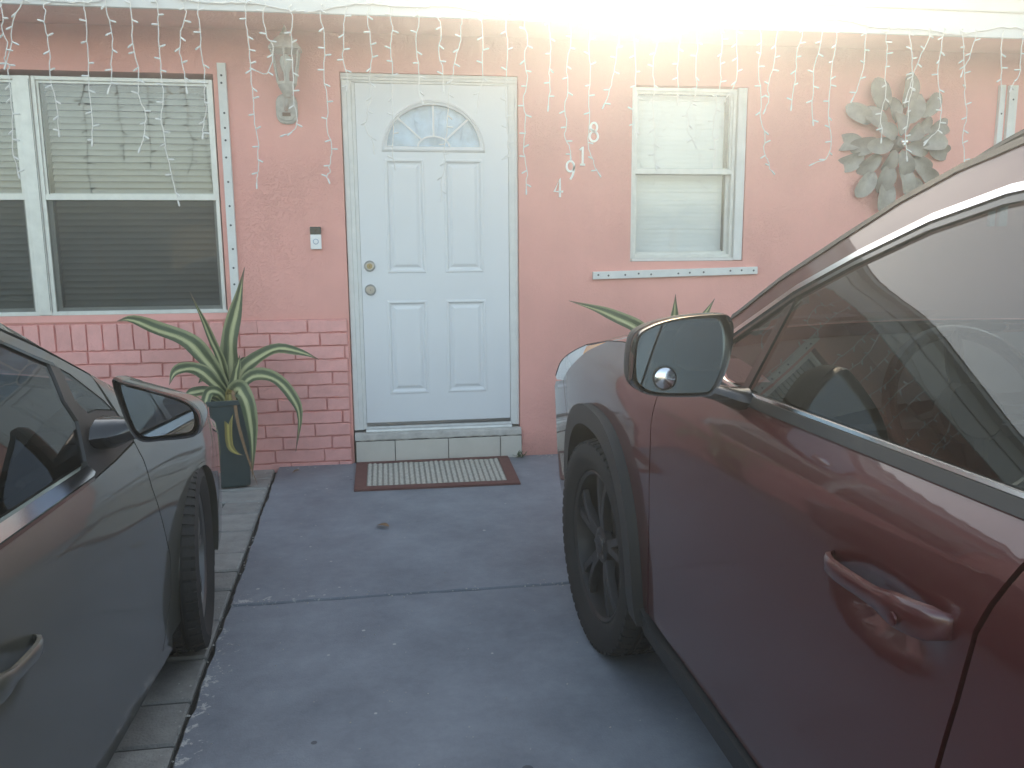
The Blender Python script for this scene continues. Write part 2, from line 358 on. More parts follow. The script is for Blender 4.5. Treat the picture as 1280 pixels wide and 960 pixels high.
def ledge(y):            # left edge of the driveway
    return -0.548 - 0.048 * y if y > -3.1 else -0.399 - 0.03 * (y + 3.1)
drv = bpy.data.objects.new('driveway', None); C.objects.link(drv); struct(drv)
def slab(y0, y1):
    n = 70; rnd = random.Random(int(y0 * 100))
    left = []; y = y0
    for i in range(n + 1):
        y = y0 + (y1 - y0) * i / n
        j = 0.010 * mnoise.noise(Vector((y * 7, 1.3, 0))) + 0.006 * mnoise.noise(Vector((y * 31, 4.3, 0)))
        left.append((ledge(y) + j, y))
    xr = 3.6
    def jy(x, s): return s * 0.006 * mnoise.noise(Vector((x * 9, s * 3.1, 0.5)))
    top = [(x, y1 + jy(x, 1)) for x in np.linspace(left[-1][0] + 0.03, xr, 60)]
    bot = [(x, y0 + jy(x, -1)) for x in np.linspace(xr, left[0][0] + 0.03, 60)]
    poly = left + top + bot
    mb = MB(); k = len(poly)
    ce = (sum(p[0] for p in poly) / k, sum(p[1] for p in poly) / k)
    ins = lambda p, a: (p[0] + (0.005 if p[0] < xr - 0.01 else 0) * a, p[1] + (0.004 * a if p[1] < (y0 + y1) / 2 else -0.004 * a))
    mb.rings([[(*p, -0.09) for p in poly], [(*p, -0.007) for p in poly], [(*ins(p, 1), 0.0) for p in poly]], False, True)
    return mb.obj('concrete_slab', 'drive', drv)
slab(-2.075, -0.012); slab(-5.3, -2.092); slab(-8.6, -5.31)
MB().box(-0.7, 3.7, -8.7, -0.005, -0.12, -0.055).obj('joint_filler', 'soil', drv)
struct(MB().box(-0.55, 3.4, -13.0, -8.62, -0.1, -0.004).obj('driveway_apron', 'stepworn'))

# pavers left of the driveway, under the grey car
pav = bpy.data.objects.new('paving', None); C.objects.link(pav); struct(pav)
MB().box(-3.3, -0.35, -7.0, -0.004, -0.12, -0.035).obj('bedding', 'soil', pav)
rows = [-0.012, -0.25, -0.47, -0.70, -0.911, -1.186, -1.488, -1.70, -1.89, -2.17, -2.448, -2.707, -2.93, -3.17, -3.42, -3.66, -3.92, -4.16, -4.42, -4.66, -4.92, -5.2, -5.46, -5.72, -6.0]
for i in range(len(rows) - 1):
    a, b = rows[i], rows[i + 1]; gap = 0.013
    x = ledge((a + b) / 2) - 0.016
    k = 0
    while x > -3.1:
        wdt = (0.20 + 0.17 * ((i * 37) % 10) / 10) if k == 0 else 0.40
        x1 = x - wdt
        dz = random.uniform(-0.004, 0.004); mb = MB()
        xa, xb, ya, yb = x1 + gap / 2, x - gap / 2, b + gap / 2, a - gap / 2
        sh = ledge(b) - ledge(a) if k == 0 else 0.0
        c = 0.007
        def ringz(z, ins):
            return [(xa + ins, ya + ins, z), (xb - ins + sh * 0.5, ya + ins, z), (xb - ins - sh * 0.5, yb - ins, z), (xa + ins, yb - ins, z)]
        mb.rings([ringz(-0.07, 0), ringz(-0.012 + dz - c, 0), ringz(-0.012 + dz, c)], False, True)
        mb.obj('paver', 'paver', pav)
        x = x1; k += 1

# ================================================================== HOUSE
house = thing('pink_house', 'pink stucco bungalow front with white door and painted brick below the window', 'house', (0.46, 0, 0))
WY = -0.03                               # face of the wall
X0, X1, ZT = -7.5, 9.5, 2.56
holes = [(-0.082, 0.972, -0.1, 2.345), (-3.02, -0.79, 0.915, 2.315), (1.685, 2.44, 1.235, 2.312)]
xs = sorted({X0, X1, *[h[0] for h in holes], *[h[1] for h in holes]}); zs = sorted({-0.1, ZT, *[h[2] for h in holes], *[h[3] for h in holes]})
def solid(i, k):
    if i < 0 or k < 0 or i >= len(xs) - 1 or k >= len(zs) - 1: return None
    cx, cz = (xs[i] + xs[i + 1]) / 2, (zs[k] + zs[k + 1]) / 2
    return not any(h[0] < cx < h[1] and h[2] < cz < h[3] for h in holes)
mb = MB(); yb = 0.17
for i in range(len(xs) - 1):
    for k in range(len(zs) - 1):
        if not solid(i, k): continue
        a, b, c, d = xs[i], xs[i + 1], zs[k], zs[k + 1]
        mb.add([(a, WY, c), (b, WY, c), (b, WY, d), (a, WY, d)], [(0, 1, 2, 3)])
        for (di, dk, q) in ((-1, 0, ((a, c), (a, d))), (1, 0, ((b, c), (b, d))), (0, -1, ((a, c), (b, c))), (0, 1, ((a, d), (b, d)))):
            if solid(i + di, k + dk) is False:
                (p0, p1), (q0, q1) = q
                mb.add([(p0, WY, p1), (q0, WY, q1), (q0, yb, q1), (p0, yb, p1)], [(0, 1, 2, 3)])
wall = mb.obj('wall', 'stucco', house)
# rest of the body of the house: sides, back, floor and ceiling of the rooms
mb = MB(); mb.box(X0, X0 + 0.15, 0.172, 9, -0.1, ZT); mb.box(X1 - 0.15, X1, 0.172, 9, -0.1, ZT); mb.box(X0 + 0.15, X1 - 0.15, 8.85, 9, -0.1, ZT)
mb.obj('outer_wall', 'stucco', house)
mb = MB()
for (a, b, c, d) in ((-3.3, -0.55, 0.7, 2.5), (1.5, 2.65, 1.0, 2.5), (-0.2, 1.1, 0.0, 2.5)):
    y0, y1 = 0.172, 2.4
    mb.add([(a, y0, c), (b, y0, c), (b, y1, c), (a, y1, c), (a, y0, d), (b, y0, d), (b, y1, d), (a, y1, d)],
           [(0, 1, 2, 3), (4, 7, 6, 5), (3, 2, 6, 7), (0, 3, 7, 4), (1, 5, 6, 2)])
mb.obj('room', 'dark', house, fix=False)

# soffit, fascia with drip edge, low roof
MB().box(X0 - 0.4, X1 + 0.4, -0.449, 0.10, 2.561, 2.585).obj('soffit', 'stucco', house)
fb = MB(); n = 60
for i in range(n):
    a = X0 - 0.4 + (X1 - X0 + 0.8) * i / n; b = X0 - 0.4 + (X1 - X0 + 0.8) * (i + 1) / n
def sag(x): return 0.010 * math.exp(-((x - 2.2) / 1.6) ** 2) * -1 + 0.006 * math.sin(x * 0.9)
rings = []
for i in range(n + 1):
    x = X0 - 0.4 + (X1 - X0 + 0.8) * i / n; z = 2.541 + sag(x)
    rings.append([(x, -0.470, z), (x, -0.450, z), (x, -0.450, 2.70), (x, -0.470, 2.70)])
fb.rings(rings); fascia = fb.obj('fascia', 'white', house)
fb = MB(); rings = []
for i in range(n + 1):
    x = X0 - 0.42 + (X1 - X0 + 0.84) * i / n; z = 2.678 + sag(x) * 0.6
    rings.append([(x, -0.482, z), (x, -0.472, z), (x, -0.472, 2.79), (x, -0.560, 2.79), (x, -0.560, 2.765), (x, -0.497, 2.75), (x, -0.486, z + 0.006)])
fb.rings(rings); fb.obj('drip_edge', 'white', house)
mb = MB(); mb.add([(X0 - 0.5, -0.57, 2.795), (X1 + 0.5, -0.57, 2.795), (X1 + 0.5, 4.4, 3.02), (X0 - 0.5, 4.4, 3.02), (X1 + 0.5, 9.4, 2.795), (X0 - 0.5, 9.4, 2.795),
                   (X0 - 0.5, -0.56, 2.79), (X1 + 0.5, -0.56, 2.79), (X1 + 0.5, 9.4, 2.70), (X0 - 0.5, 9.4, 2.70)],
                  [(0, 1, 2, 3), (3, 2, 4, 5), (0, 6, 7, 1), (6, 9, 8, 7), (4, 8, 9, 5)])
mb.obj('roof', 'roofing', house)

# ---- painted brickwork
def brick_mesh(L, H, seed):
    rnd = random.Random(seed); D = 0.015; c = 0.004
    def ring(y, ins):
        out = []
        ns = 6
        for k in range(ns + 1): out.append((L * k / ns, 0))
        for k in range(1, 3): out.append((L, H * k / 2))
        for k in range(1, ns + 1): out.append((L - L * k / ns, H))
        for k in range(1, 2): out.append((0, H - H * k / 2))
        res = []
        for (x, z) in out:
            sx = 1 if x < L * 0.01 else (-1 if x > L * 0.99 else 0); sz = 1 if z < H * 0.01 else (-1 if z > H * 0.99 else 0)
            j = rnd.uniform(-0.0016, 0.0016)
            res.append((x + sx * (ins + j), y + (j if ins else 0), z + sz * (ins + j)))
        return res
    mb = MB(); mb.rings([ring(0, 0), ring(-D + c * 0.6, 0.0005), ring(-D, c)], False, True)
    me = bpy.data.meshes.new('brick'); me.from_pydata(mb.v, [], mb.f); me.materials.append(MT['brick'])
    b = bmesh.new(); b.from_mesh(me); bmesh.ops.recalc_face_normals(b, faces=b.faces); b.to_mesh(me); b.free()
    return me
BX0, BX1, BZ = -3.4, -0.094, 0.905
MB().box(BX0, BX1, WY - 0.006, WY + 0.001, -0.05, BZ + 0.004).obj('mortar_bed', 'mortar', wall)
CH = 0.0802; J = 0.0075
full = [brick_mesh(0.295 - J, CH - J, k) for k in range(6)]
row_v = [brick_mesh(0.0855 - J, 2 * CH - J, 40 + k) for k in range(5)]
cut_cache = {}
def cutbrick(L):
    k = round(L, 2)
    if k not in cut_cache: cut_cache[k] = brick_mesh(max(k, 0.02), CH - J, 100 + int(k * 1000))
    return cut_cache[k]
x = -0.73 - 0.0855
while x > -2.55:
    inst('brick', random.choice(row_v), wall, Matrix.Translation((x + J / 2, WY - 0.004 + random.uniform(-.0015, .0015), BZ - 2 * CH + J / 2)))
    x -= 0.0855
for r in range(12):
    z0 = BZ - (r + 1) * CH
    right = BX1
    left = -0.73 if r < 2 else -2.5
    off = [0.237, 0.165, 0.02, 0.20, 0.10, 0.25, 0.14, 0.05, 0.22, 0.12, 0.17, 0.08][r]
    x = right; first = True
    while x > left + 0.03:
        L = off if first else 0.295
        L = min(L, x - left)
        first = False
        me = random.choice(full) if abs(L - 0.295) < 0.004 else cutbrick(L - J)
        inst('brick', me, wall, Matrix.Translation((x - L + J / 2, WY - 0.004 + random.uniform(-.002, .002), z0 + J / 2 + random.uniform(-.001, .001))))
        x -= L

# ---- door with casing, doorstep
door = thing('front_door', '', '', (0.457, 0, 0.22)); del door['label']; del door['category']; attach(door, house)
ZB, ZTOP, DW = 0.228, 2.290, 0.914
def door_slab():
    """slab face y=0 with holes for the four panels and the fanlight"""
    panels = [(0.160, 0.398, 1.178, 1.860), (0.514, 0.754, 1.178, 1.860), (0.150, 0.398, 0.425, 1.010), (0.512, 0.764, 0.425, 1.010)]
    verts = [(0.002, ZB), (DW - 0.002, ZB), (DW - 0.002, ZTOP), (0.002, ZTOP)]; edges = [(0, 1), (1, 2), (2, 3), (3, 0)]
    loops = []
    def addloop(pts):
        o = len(verts); verts.extend(pts); edges.extend([(o + i, o + (i + 1) % len(pts)) for i in range(len(pts))]); loops.append(pts)
    for (a, b, c, d) in panels: addloop([(a, c), (b, c), (b, d), (a, d)])
    addloop([(0.459 + 0.312 * math.cos(t), 1.900 + 0.305 * math.sin(t) * (1 if math.sin(t) > 1e-6 else 0)) for t in np.linspace(0, math.pi, 33)])
    vs, es, fs, *_ = delaunay_2d_cdt([Vector(v) for v in verts], edges, [], 0, 1e-6)
    keep = []
    for f in fs:
        cx = sum(vs[i][0] for i in f) / 3; cz = sum(vs[i][1] for i in f) / 3
        if any(a < cx < b and c < cz < d for a, b, c, d in panels): continue
        if cz > 1.900 and ((cx - 0.459) / 0.312) ** 2 + ((cz - 1.9) / 0.305) ** 2 < 0.999: continue
        keep.append(f)
    mb = MB().add([(v[0], 0.0, v[1]) for v in vs], keep)
    return mb, panels
mb, panels = door_slab()
mb.box(0.002, DW - 0.002, 0.042, 0.046, ZB, 1.88)
mb.add([(0.002, 0, ZB), (0.002, 0.04, ZB), (0.002, 0.04, ZTOP), (0.002, 0, ZTOP)], [(0, 1, 2, 3)])
mb.add([(DW - .002, 0, ZB), (DW - .002, 0.04, ZB), (DW - .002, 0.04, ZTOP), (DW - .002, 0, ZTOP)], [(0, 1, 2, 3)])
mb.add([(0.002, 0, ZB), (DW - .002, 0, ZB), (DW - .002, 0.04, ZB), (0.002, 0.04, ZB)], [(0, 1, 2, 3)])
mb.obj('door_leaf', 'door', door, fix=False)
for (a, b, c, d) in panels:
    rg = []
    for ins, y in ((0, 0.0), (0.006, -0.004), (0.014, -0.004), (0.024, 0.009), (0.034, 0.010), (0.050, 0.001), (0.056, 0.000)):
        rg.append([(a + ins, y, c + ins), (b - ins, y, c + ins), (b - ins, y, d - ins), (a + ins, y, d - ins)])
    MB().rings(rg, False, True).obj('door_panel', 'door', door)
# fanlight
fl = bpy.data.objects.new('fanlight', None); C.objects.link(fl); attach(fl, door)
def half(rx, rz, y, n=32, zb=1.9): return [(0.459 + rx * math.cos(t), y, zb + rz * math.sin(t)) for t in np.linspace(0, math.pi, n + 1)]
fr = MB()
def halfring(prof, zb_of):
    rg = []
    for (k, y) in prof:      # k : inset from the outer half ellipse
        zb = 1.9 + zb_of(k)
        rg.append(half(0.312 - k, 0.305 - k - (zb - 1.9), y, 32, zb))
    return rg
fr.rings(halfring([(0, 0.0), (0.004, -0.010), (0.014, -0.014), (0.022, -0.006), (0.030, -0.006), (0.034, 0.010)], lambda k: k), False, False, True)
fr.obj('fanlight_frame', 'door', fl, smooth=True, sharp=50)
gz, gx, gh = 1.934, 0.278, 0.237
MB().add([*half(gx, gh, 0.008, 32, gz)], [tuple(range(33))]).obj('fanlight_glass', 'fanglass', fl)
mt = MB()
mt.box(0.453, 0.465, -0.002, 0.007, gz + 0.058, gz + gh)
for sgn in (-1, 1):
    a = Vector((0.459 + sgn * 0.075, 0.0025, gz + 0.040)); b = Vector((0.459 + sgn * 0.218, 0.0025, gz + 0.168))
    dv = (b - a).normalized(); nn = Vector((-dv.z, 0, dv.x)) * 0.006
    mt.rings([[p - nn + Vector((0, -.0045, 0)), p + nn + Vector((0, -.0045, 0)), p + nn + Vector((0, .0045, 0)), p - nn + Vector((0, .0045, 0))] for p in (a, b)])
arc = [(0.459 + 0.100 * math.cos(t), gz + 0.062 * math.sin(t)) for t in np.linspace(0, math.pi, 17)]
arc2 = [(0.459 + 0.088 * math.cos(t), gz + 0.052 * math.sin(t)) for t in np.linspace(0, math.pi, 17)]
mt.rings([[(p[0], -0.0025, p[1]), (q[0], -0.0025, q[1]), (q[0], 0.0065, q[1]), (p[0], 0.0065, p[1])] for p, q in zip(arc, arc2)])
mt.obj('muntin', 'door', fl)
MB().add([(0.15, 0.036, 1.90), (0.77, 0.036, 1.90), (0.77, 0.036, 2.22), (0.15, 0.036, 2.22)], [(0, 1, 2, 3)]).obj('privacy_film', mat('pale_film', (0.42, 0.56, 0.70), 0.6, var=0.25, vscale=9), fl)
# locks
RX = Matrix.Rotation(R(90), 4, 'X')
def lock(z, name, face):
    L = bpy.data.objects.new(name, None); C.objects.link(L); attach(L, door)
    T = Matrix.Translation((0.052, 0, z)) @ RX
    MB().lathe([(0.033, 0.0), (0.034, 0.004), (0.031, 0.010), (0.024, 0.018), (0.0235, 0.021)], 28, T).obj('rose', 'satin', L, True)
    MB().lathe([(0.0165, 0.0213), (0.0165, 0.0255), (0.0145, 0.0275)], 22, T).obj('cylinder', face, L, True)
    MB().box(0.0508, 0.0532, -0.0285, -0.0268, z - 0.006, z + 0.005).obj('keyhole', 'ink', L)
lock(1.222, 'deadbolt', 'brass'); lock(1.078, 'door_lock', 'satin')
# casing : head and two jambs with a moulded profile
def casing(pts_of, name):
    return MB().rings(pts_of).obj(name, 'trim', door)
pf = [(0.0, 0.022), (0.0, -0.006), (0.004, -0.012), (0.028, -0.012), (0.034, -0.006), (0.055, -0.006), (0.060, 0.002), (0.078, 0.002), (0.078, 0.022)]
xl = -0.078
casing([[(xl + a, y, z) for a, y in pf] for z in (0.205, 2.3)], 'door_casing')
pr = [(0.0, 0.022), (0.0, -0.006), (0.004, -0.012), (0.016, -0.012), (0.022, -0.006), (0.036, -0.004), (0.055, 0.002), (0.055, 0.022)]
casing([[(0.970 - a, y, z) for a, y in pr] for z in (0.205, 2.3)], 'door_casing')
casing([[(x, y, 2.345 - a * 0.66) for a, y in pf] for x in (-0.0785, 0.9705)], 'door_casing')
MB().box(-0.08, 0.97, 0.0465, 0.09, 0.19, 2.34).obj('door_jamb', 'dark', door)
MB().rings([[(-0.004, 0.03, 0.190), (-0.004, -0.03, 0.190), (-0.004, -0.034, 0.196), (-0.004, -0.030, 0.207), (-0.004, -0.01, 0.213), (-0.004, 0.0, 0.224), (-0.004, 0.03, 0.225)],
            [(0.918, 0.03, 0.190), (0.918, -0.03, 0.190), (0.918, -0.034, 0.196), (0.918, -0.030, 0.207), (0.918, -0.01, 0.213), (0.918, 0.0, 0.224), (0.918, 0.03, 0.225)]]).obj('threshold', 'alu', door)
MB().box(0.004, DW - 0.004, -0.006, 0.0, ZB + 0.001, ZB + 0.020).obj('door_sweep', 'satin', door)
# doorstep of four cream tiles under a worn sill
step = bpy.data.objects.new('doorstep', None); C.objects.link(step); attach(step, house)
MB().box(-0.072, 0.978, -0.050, 0.05, -0.06, 0.139).obj('grout', 'grout', step)
tx = [-0.070, 0.172, 0.506, 0.838, 0.977]
for i in range(4):
    a, b = tx[i] + 0.0025, tx[i + 1] - 0.0025
    MB().box(a, b, -0.060, -0.050, -0.03, 0.1385).obj('tile', 'tile', step, bevel=0.002)
mb = MB(); rnd = random.Random(3); rg = []
for i in range(41):
    x = -0.074 + 1.05 * i / 40; j = rnd.uniform(-0.004, 0.003); k = rnd.uniform(-0.003, 0.003)
    rg.append([(x, 0.05, 0.143), (x, -0.052 + j, 0.143 + k), (x, -0.056 + j, 0.150), (x, -0.050 + j, 0.178 + k * 0.7), (x, -0.03, 0.190), (x, 0.05, 0.1895)])
mb.rings(rg).obj('worn_sill', 'stepworn', step)

# ---- windows
def frame_box(mb, x0, x1, z0, z1, w_, y0, y1):
    mb.box(x0, x0 + w_, y0, y1, z0, z1); mb.box(x1 - w_, x1, y0, y1, z0, z1)
    mb.box(x0 + w_, x1 - w_, y0 + .0005, y1 - .0005, z0, z0 + w_); mb.box(x0 + w_, x1 - w_, y0 + .0005, y1 - .0005, z1 - w_, z1)
def single_hung(parent, x0, x1, z0, z1, zm, yo, screen, gm='glass'):
    f = MB(); frame_box(f, x0, x1, z0, z1, 0.022, yo, yo + 0.07); f.obj('window_frame', 'alu', parent, bevel=0.002)
    f = MB(); frame_box(f, x0 + 0.022, x1 - 0.022, zm - 0.02, z1 - 0.022, 0.013, yo + 0.012, yo + 0.030)
    s1 = f.obj('sash', 'alu', parent)
    f = MB(); frame_box(f, x0 + 0.022, x1 - 0.022, z0 + 0.022, zm + 0.022, 0.020, yo + 0.034, yo + 0.052)
    f.box(x0 + 0.022, x1 - 0.022, yo + 0.002, yo + 0.012, zm - 0.018, zm + 0.014)
    s2 = f.obj('sash', 'alu', parent)
    MB().add([(x0 + .035, yo + .021, zm - .007), (x1 - .035, yo + .021, zm - .007), (x1 - .035, yo + .021, z1 - .035), (x0 + .035, yo + .021, z1 - .035)], [(0, 1, 2, 3)]).obj('pane', gm, parent)
    MB().add([(x0 + .042, yo + .043, z0 + .042), (x1 - .042, yo + .043, z0 + .042), (x1 - .042, yo + .043, zm + .002), (x0 + .042, yo + .043, zm + .002)], [(0, 1, 2, 3)]).obj('pane', gm, parent)
    if screen:
        MB().add([(x0 + .023, yo + .008, z0 + .023), (x1 - .023, yo + .008, z0 + .023), (x1 - .023, yo + .008, zm - .019), (x0 + .023, yo + .008, zm - .019)], [(0, 1, 2, 3)]).obj('insect_screen', 'screen', parent)
def window(name):
    o = bpy.data.objects.new(name, None); C.objects.link(o); attach(o, house); return o
wl = window('window')
single_hung(wl, -1.775, -0.803, 0.955, 2.290, 1.632, 0.0, True)
single_hung(wl, -2.990, -1.846, 0.955, 2.290, 1.632, 0.0, True)
m_ = MB(); m_.box(-1.8455, -1.7755, -0.012, 0.065, 0.956, 2.289); m_.obj('mullion', 'alu', wl, bevel=0.003)
MB().box(-1.7815, -1.7795, -0.0135, -0.0115, 0.98, 2.27).obj('mullion_groove', 'ink', wl)
MB().rings([[(x, 0.06, 0.916), (x, -0.040, 0.910), (x, -0.044, 0.918), (x, -0.040, 0.924), (x, -0.006, 0.954), (x, 0.06, 0.954)] for x in (-3.02, -0.792)]).obj('window_sill', 'stucco', wl)
MB().box(-3.01, -0.793, -0.008, -0.0005, 0.955, 0.972).obj('sill_trim', 'alu', wl)
wr_ = window('window')
single_hung(wr_, 1.700, 2.378, 1.255, 2.305, 1.800, 0.0, False, 'glass2')
f = MB(); f.box(2.380, 2.436, -0.022, 0.06, 1.240, 2.309); f.box(1.688, 1.699, -0.01, 0.06, 1.240, 2.309); f.box(1.70, 2.379, -0.018, 0.06, 1.2375, 1.2545); f.obj('window_casing', 'trim', wr_)

# ---- blinds
def blind(x0, x1, z0, z1, pitch, tilt, label, m, y):
    t = thing('window_blind', label, 'blind', ((x0 + x1) / 2, y, z1), 'window blinds')
    MB().box(x0, x1, y - 0.014, y + 0.014, z1 - 0.03, z1).obj('headrail', m, t)
    me = bpy.data.meshes.new('slat'); d = 0.0225; k = 5
    vs = []; fs = []
    for i in range(k + 1):
        a = -d + 2 * d * i / k; c = 0.0035 * (1 - (a / d) ** 2)
        yy = a * math.cos(tilt) - c * math.sin(tilt); zz = a * math.sin(tilt) + c * math.cos(tilt)
        vs += [(x0 + 0.004, yy, zz), (x1 - 0.004, yy, zz)]
    for i in range(k): fs.append((2 * i, 2 * i + 1, 2 * i + 3, 2 * i + 2))
    me.from_pydata(vs, [], fs); me.materials.append(MT[m])
    for p in me.polygons: p.use_smooth = True
    z = z1 - 0.045
    while z > z0 + 0.03:
        o = inst('slat', me, t, Matrix.Translation((0, y + random.uniform(-.0012, .0012), z)) @ Matrix.Rotation(random.uniform(-.0012, .0012), 4, 'Y')); z -= pitch
    MB().box(x0, x1, y - 0.012, y + 0.012, z0, z0 + 0.018).obj('bottom_rail', m, t)
    return t
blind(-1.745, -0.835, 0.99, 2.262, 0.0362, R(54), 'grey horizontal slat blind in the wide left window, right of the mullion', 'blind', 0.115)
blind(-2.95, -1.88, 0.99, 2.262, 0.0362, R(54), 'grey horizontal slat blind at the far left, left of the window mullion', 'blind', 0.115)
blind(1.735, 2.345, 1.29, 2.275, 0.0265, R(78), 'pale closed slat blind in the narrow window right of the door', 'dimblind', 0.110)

# ================================================================== things on the wall
# shutter tracks
def track(name_label, a, b, width, holes_, kind=0):
    a = Vector(a); b = Vector(b); d = (b - a).normalized(); nrm = Vector((0, -1, 0)); sdv = d.cross(nrm)
    t = thing('shutter_track', name_label, 'shutter track', tuple(a), 'storm shutter tracks')
    prof = [(-width / 2, 0.0), (-width / 2, 0.022), (-width / 2 + 0.003, 0.024), (width / 2 - 0.003, 0.024), (width / 2, 0.022), (width / 2, 0.0)]
    MB().rings([[p + sdv * s + nrm * h for s, h in prof] for p in (a, b)]).obj('track_bar', 'trim', t)
    for s in holes_:
        c = a + (b - a) * s + sdv * random.uniform(-0.004, 0.004)
        T = Matrix.Translation(c + nrm * 0.0242) @ RX
        MB().lathe([(0.0062, 0.0), (0.0062, 0.0012)], 10, T).obj('screw_hole', 'ink', t)
    return t
random.seed(11)
track('white drilled metal strip standing upright between the left window and the lantern', (-0.738, WY, 1.0), (-0.738, WY, 2.372), 0.048, [0.09, 0.16, 0.24, 0.34, 0.42, 0.52, 0.62, 0.69, 0.74, 0.80, 0.92, 0.95])
track('white drilled metal strip lying level below the narrow right window', (1.44, WY, 1.150), (2.535, WY, 1.172), 0.048, [0.03, 0.09, 0.19, 0.27, 0.345, 0.51, 0.58, 0.665, 0.83, 0.90, 0.975])
track('white upright metal strip at far right, foot hidden behind the red roof', (4.275, WY, 1.45), (4.275, WY, 2.36), 0.062, [0.3, 0.6, 0.9])
track('thin grey upright metal strip at far right beside the white one', (4.195, WY, 1.45), (4.195, WY, 2.36), 0.040, [0.45, 0.8])
# doorbell
t = thing('doorbell', 'small black and white video doorbell on the pink wall left of the door', 'doorbell', (-0.257, WY, 1.39))
MB().box(-0.289, -0.225, WY - 0.024, WY, 1.325, 1.412).obj('button_plate', 'bell_white', t, bevel=0.004)
MB().box(-0.289, -0.225, WY - 0.025, WY, 1.4125, 1.457).obj('camera_head', 'bell_black', t, bevel=0.004)
T = Matrix.Translation((-0.257, WY - 0.024, 1.370)) @ RX
MB().lathe([(0.0165, 0), (0.0165, 0.002), (0.013, 0.003)], 24, T).obj('button_ring', 'bell_ring', t, True)
MB().lathe([(0.0125, 0.0032), (0.0115, 0.0045)], 24, T).obj('button', 'bell_white', t, True)
MB().lathe([(0.007, 0), (0.006, 0.003)], 18, Matrix.Translation((-0.257, WY - 0.025, 1.437)) @ RX).obj('camera_lens', 'gloss', t, True)
# lantern
LX, LY = -0.366, -0.165
t = thing('wall_lantern', 'faded grey coach lantern with glass cage fixed to the pink wall', 'lantern', (-0.39, WY, 2.12))
bp_ = []
for k in range(24):
    a = 2 * math.pi * k / 24; ca, sa = math.cos(a), math.sin(a)
    bp_.append((0.062 * math.copysign(abs(ca) ** 0.8, ca), 0.085 * math.copysign(abs(sa) ** 0.6, sa)))
MB().rings([[(-0.388 + x * s, WY - h, 2.128 + z * s) for x, z in bp_] for s, h in ((1, 0), (1, 0.010), (0.93, 0.016), (0.80, 0.018), (0.78, 0.026), (0.70, 0.028))], False, True).obj('back_plate', 'lamp', t, True)
MB().box(-0.412, -0.366, WY - 0.034, WY - 0.0285, 2.085, 2.105).obj('plate_badge', mat('rust_label', (0.20, 0.12, 0.09), 0.7), t)
MB().tube(bez([(-0.388, WY - 0.02, 2.17), (-0.387, -0.09, 2.12), (-0.378, -0.145, 2.13), (LX, LY, 2.19)], 14), 0.013, 10).obj('arm', 'lamp', t, True)
T = Matrix.Translation((LX, LY, 0))
MB().lathe([(0.006, 2.165), (0.020, 2.170), (0.028, 2.19), (0.036, 2.205), (0.046, 2.225), (0.050, 2.240), (0.044, 2.245)], 20, T).obj('base_cup', 'lamp', t, True)
hexr = lambda r, z: [(LX + r * math.cos(R(60 * k + 30)), LY + r * math.sin(R(60 * k + 30)), z) for k in range(6)]
MB().rings([hexr(0.052, 2.247), hexr(0.084, 2.420)], False, False).obj('cage_glass', 'lampglass', t)
for k in range(6):
    a = Vector(hexr(0.054, 2.243)[k]); b = Vector(hexr(0.086, 2.424)[k])
    MB().tube([a, b], 0.0048, 6).obj('cage_bar', 'lamp', t)
MB().rings([hexr(0.056, 2.236), hexr(0.058, 2.249), hexr(0.048, 2.250)], True, False).obj('bottom_collar', 'lamp', t)
MB().rings([hexr(0.080, 2.416), hexr(0.100, 2.420), hexr(0.100, 2.430), hexr(0.074, 2.462), hexr(0.048, 2.488), hexr(0.030, 2.500)]).obj('lantern_roof', 'lamp', t)
MB().lathe([(0.024, 2.498), (0.028, 2.508), (0.018, 2.520), (0.010, 2.528), (0.012, 2.536), (0.004, 2.556)], 16, T).obj('finial', 'lamp', t, True)
MB().lathe([(0.014, 2.245), (0.015, 2.285), (0.016, 2.30), (0.030, 2.335), (0.034, 2.36), (0.028, 2.385), (0.010, 2.40)], 18, T).obj('light_bulb', 'bulb', t, True)
# house numbers
def stroke(pts, name, label, cx, cz, h, wdt):
    P = [(cx + (x - 0.5) * wdt, cz + (y - 0.5) * h) for x, y in pts]
    closed = pts[0] == pts[-1]
    mb = MB(); n = len(P); r = 0.0062; rg = []
    for i in range(n):
        a = P[(i - 1) % (n - 1)] if closed else P[max(i - 1, 0)]; b = P[(i + 1) % (n - 1)] if closed and i < n - 1 else P[min(i + 1, n - 1)]
        if closed and i == n - 1: a = P[n - 2]; b = P[1]
        dx, dz = b[0] - a[0], b[1] - a[1]; l = math.hypot(dx, dz) or 1; nx, nz = -dz / l * r, dx / l * r
        rg.append([(P[i][0] - nx, WY, P[i][1] - nz), (P[i][0] - nx, WY - 0.010, P[i][1] - nz), (P[i][0] + nx, WY - 0.010, P[i][1] + nz), (P[i][0] + nx, WY, P[i][1] + nz)])
    mb.rings(rg)
    return mb
def digit(strokes, label, cx, cz, h=0.112, wdt=0.056):
    mb = MB()
    for s in strokes:
        q = stroke(s, '', '', cx, cz, h, wdt); mb.add(q.v, q.f)
    tag(mb.obj('house_number', 'digit'), label, 'house number', 'house number digits')
el = lambda cx, cy, rx, ry, a0, a1, n=18: [(cx + rx * math.cos(R(a0 + (a1 - a0) * k / n)), cy + ry * math.sin(R(a0 + (a1 - a0) * k / n))) for k in range(n + 1)]
def ring_el(cx, cy, rx, ry, n=22):
    p = el(cx, cy, rx, ry, 0, 360, n); p[-1] = p[0]; return p
digit([ring_el(0.5, 0.75, 0.36, 0.24), ring_el(0.5, 0.26, 0.46, 0.26)], 'white digit 8, topmost of the slanting house number', 1.441, 2.026)
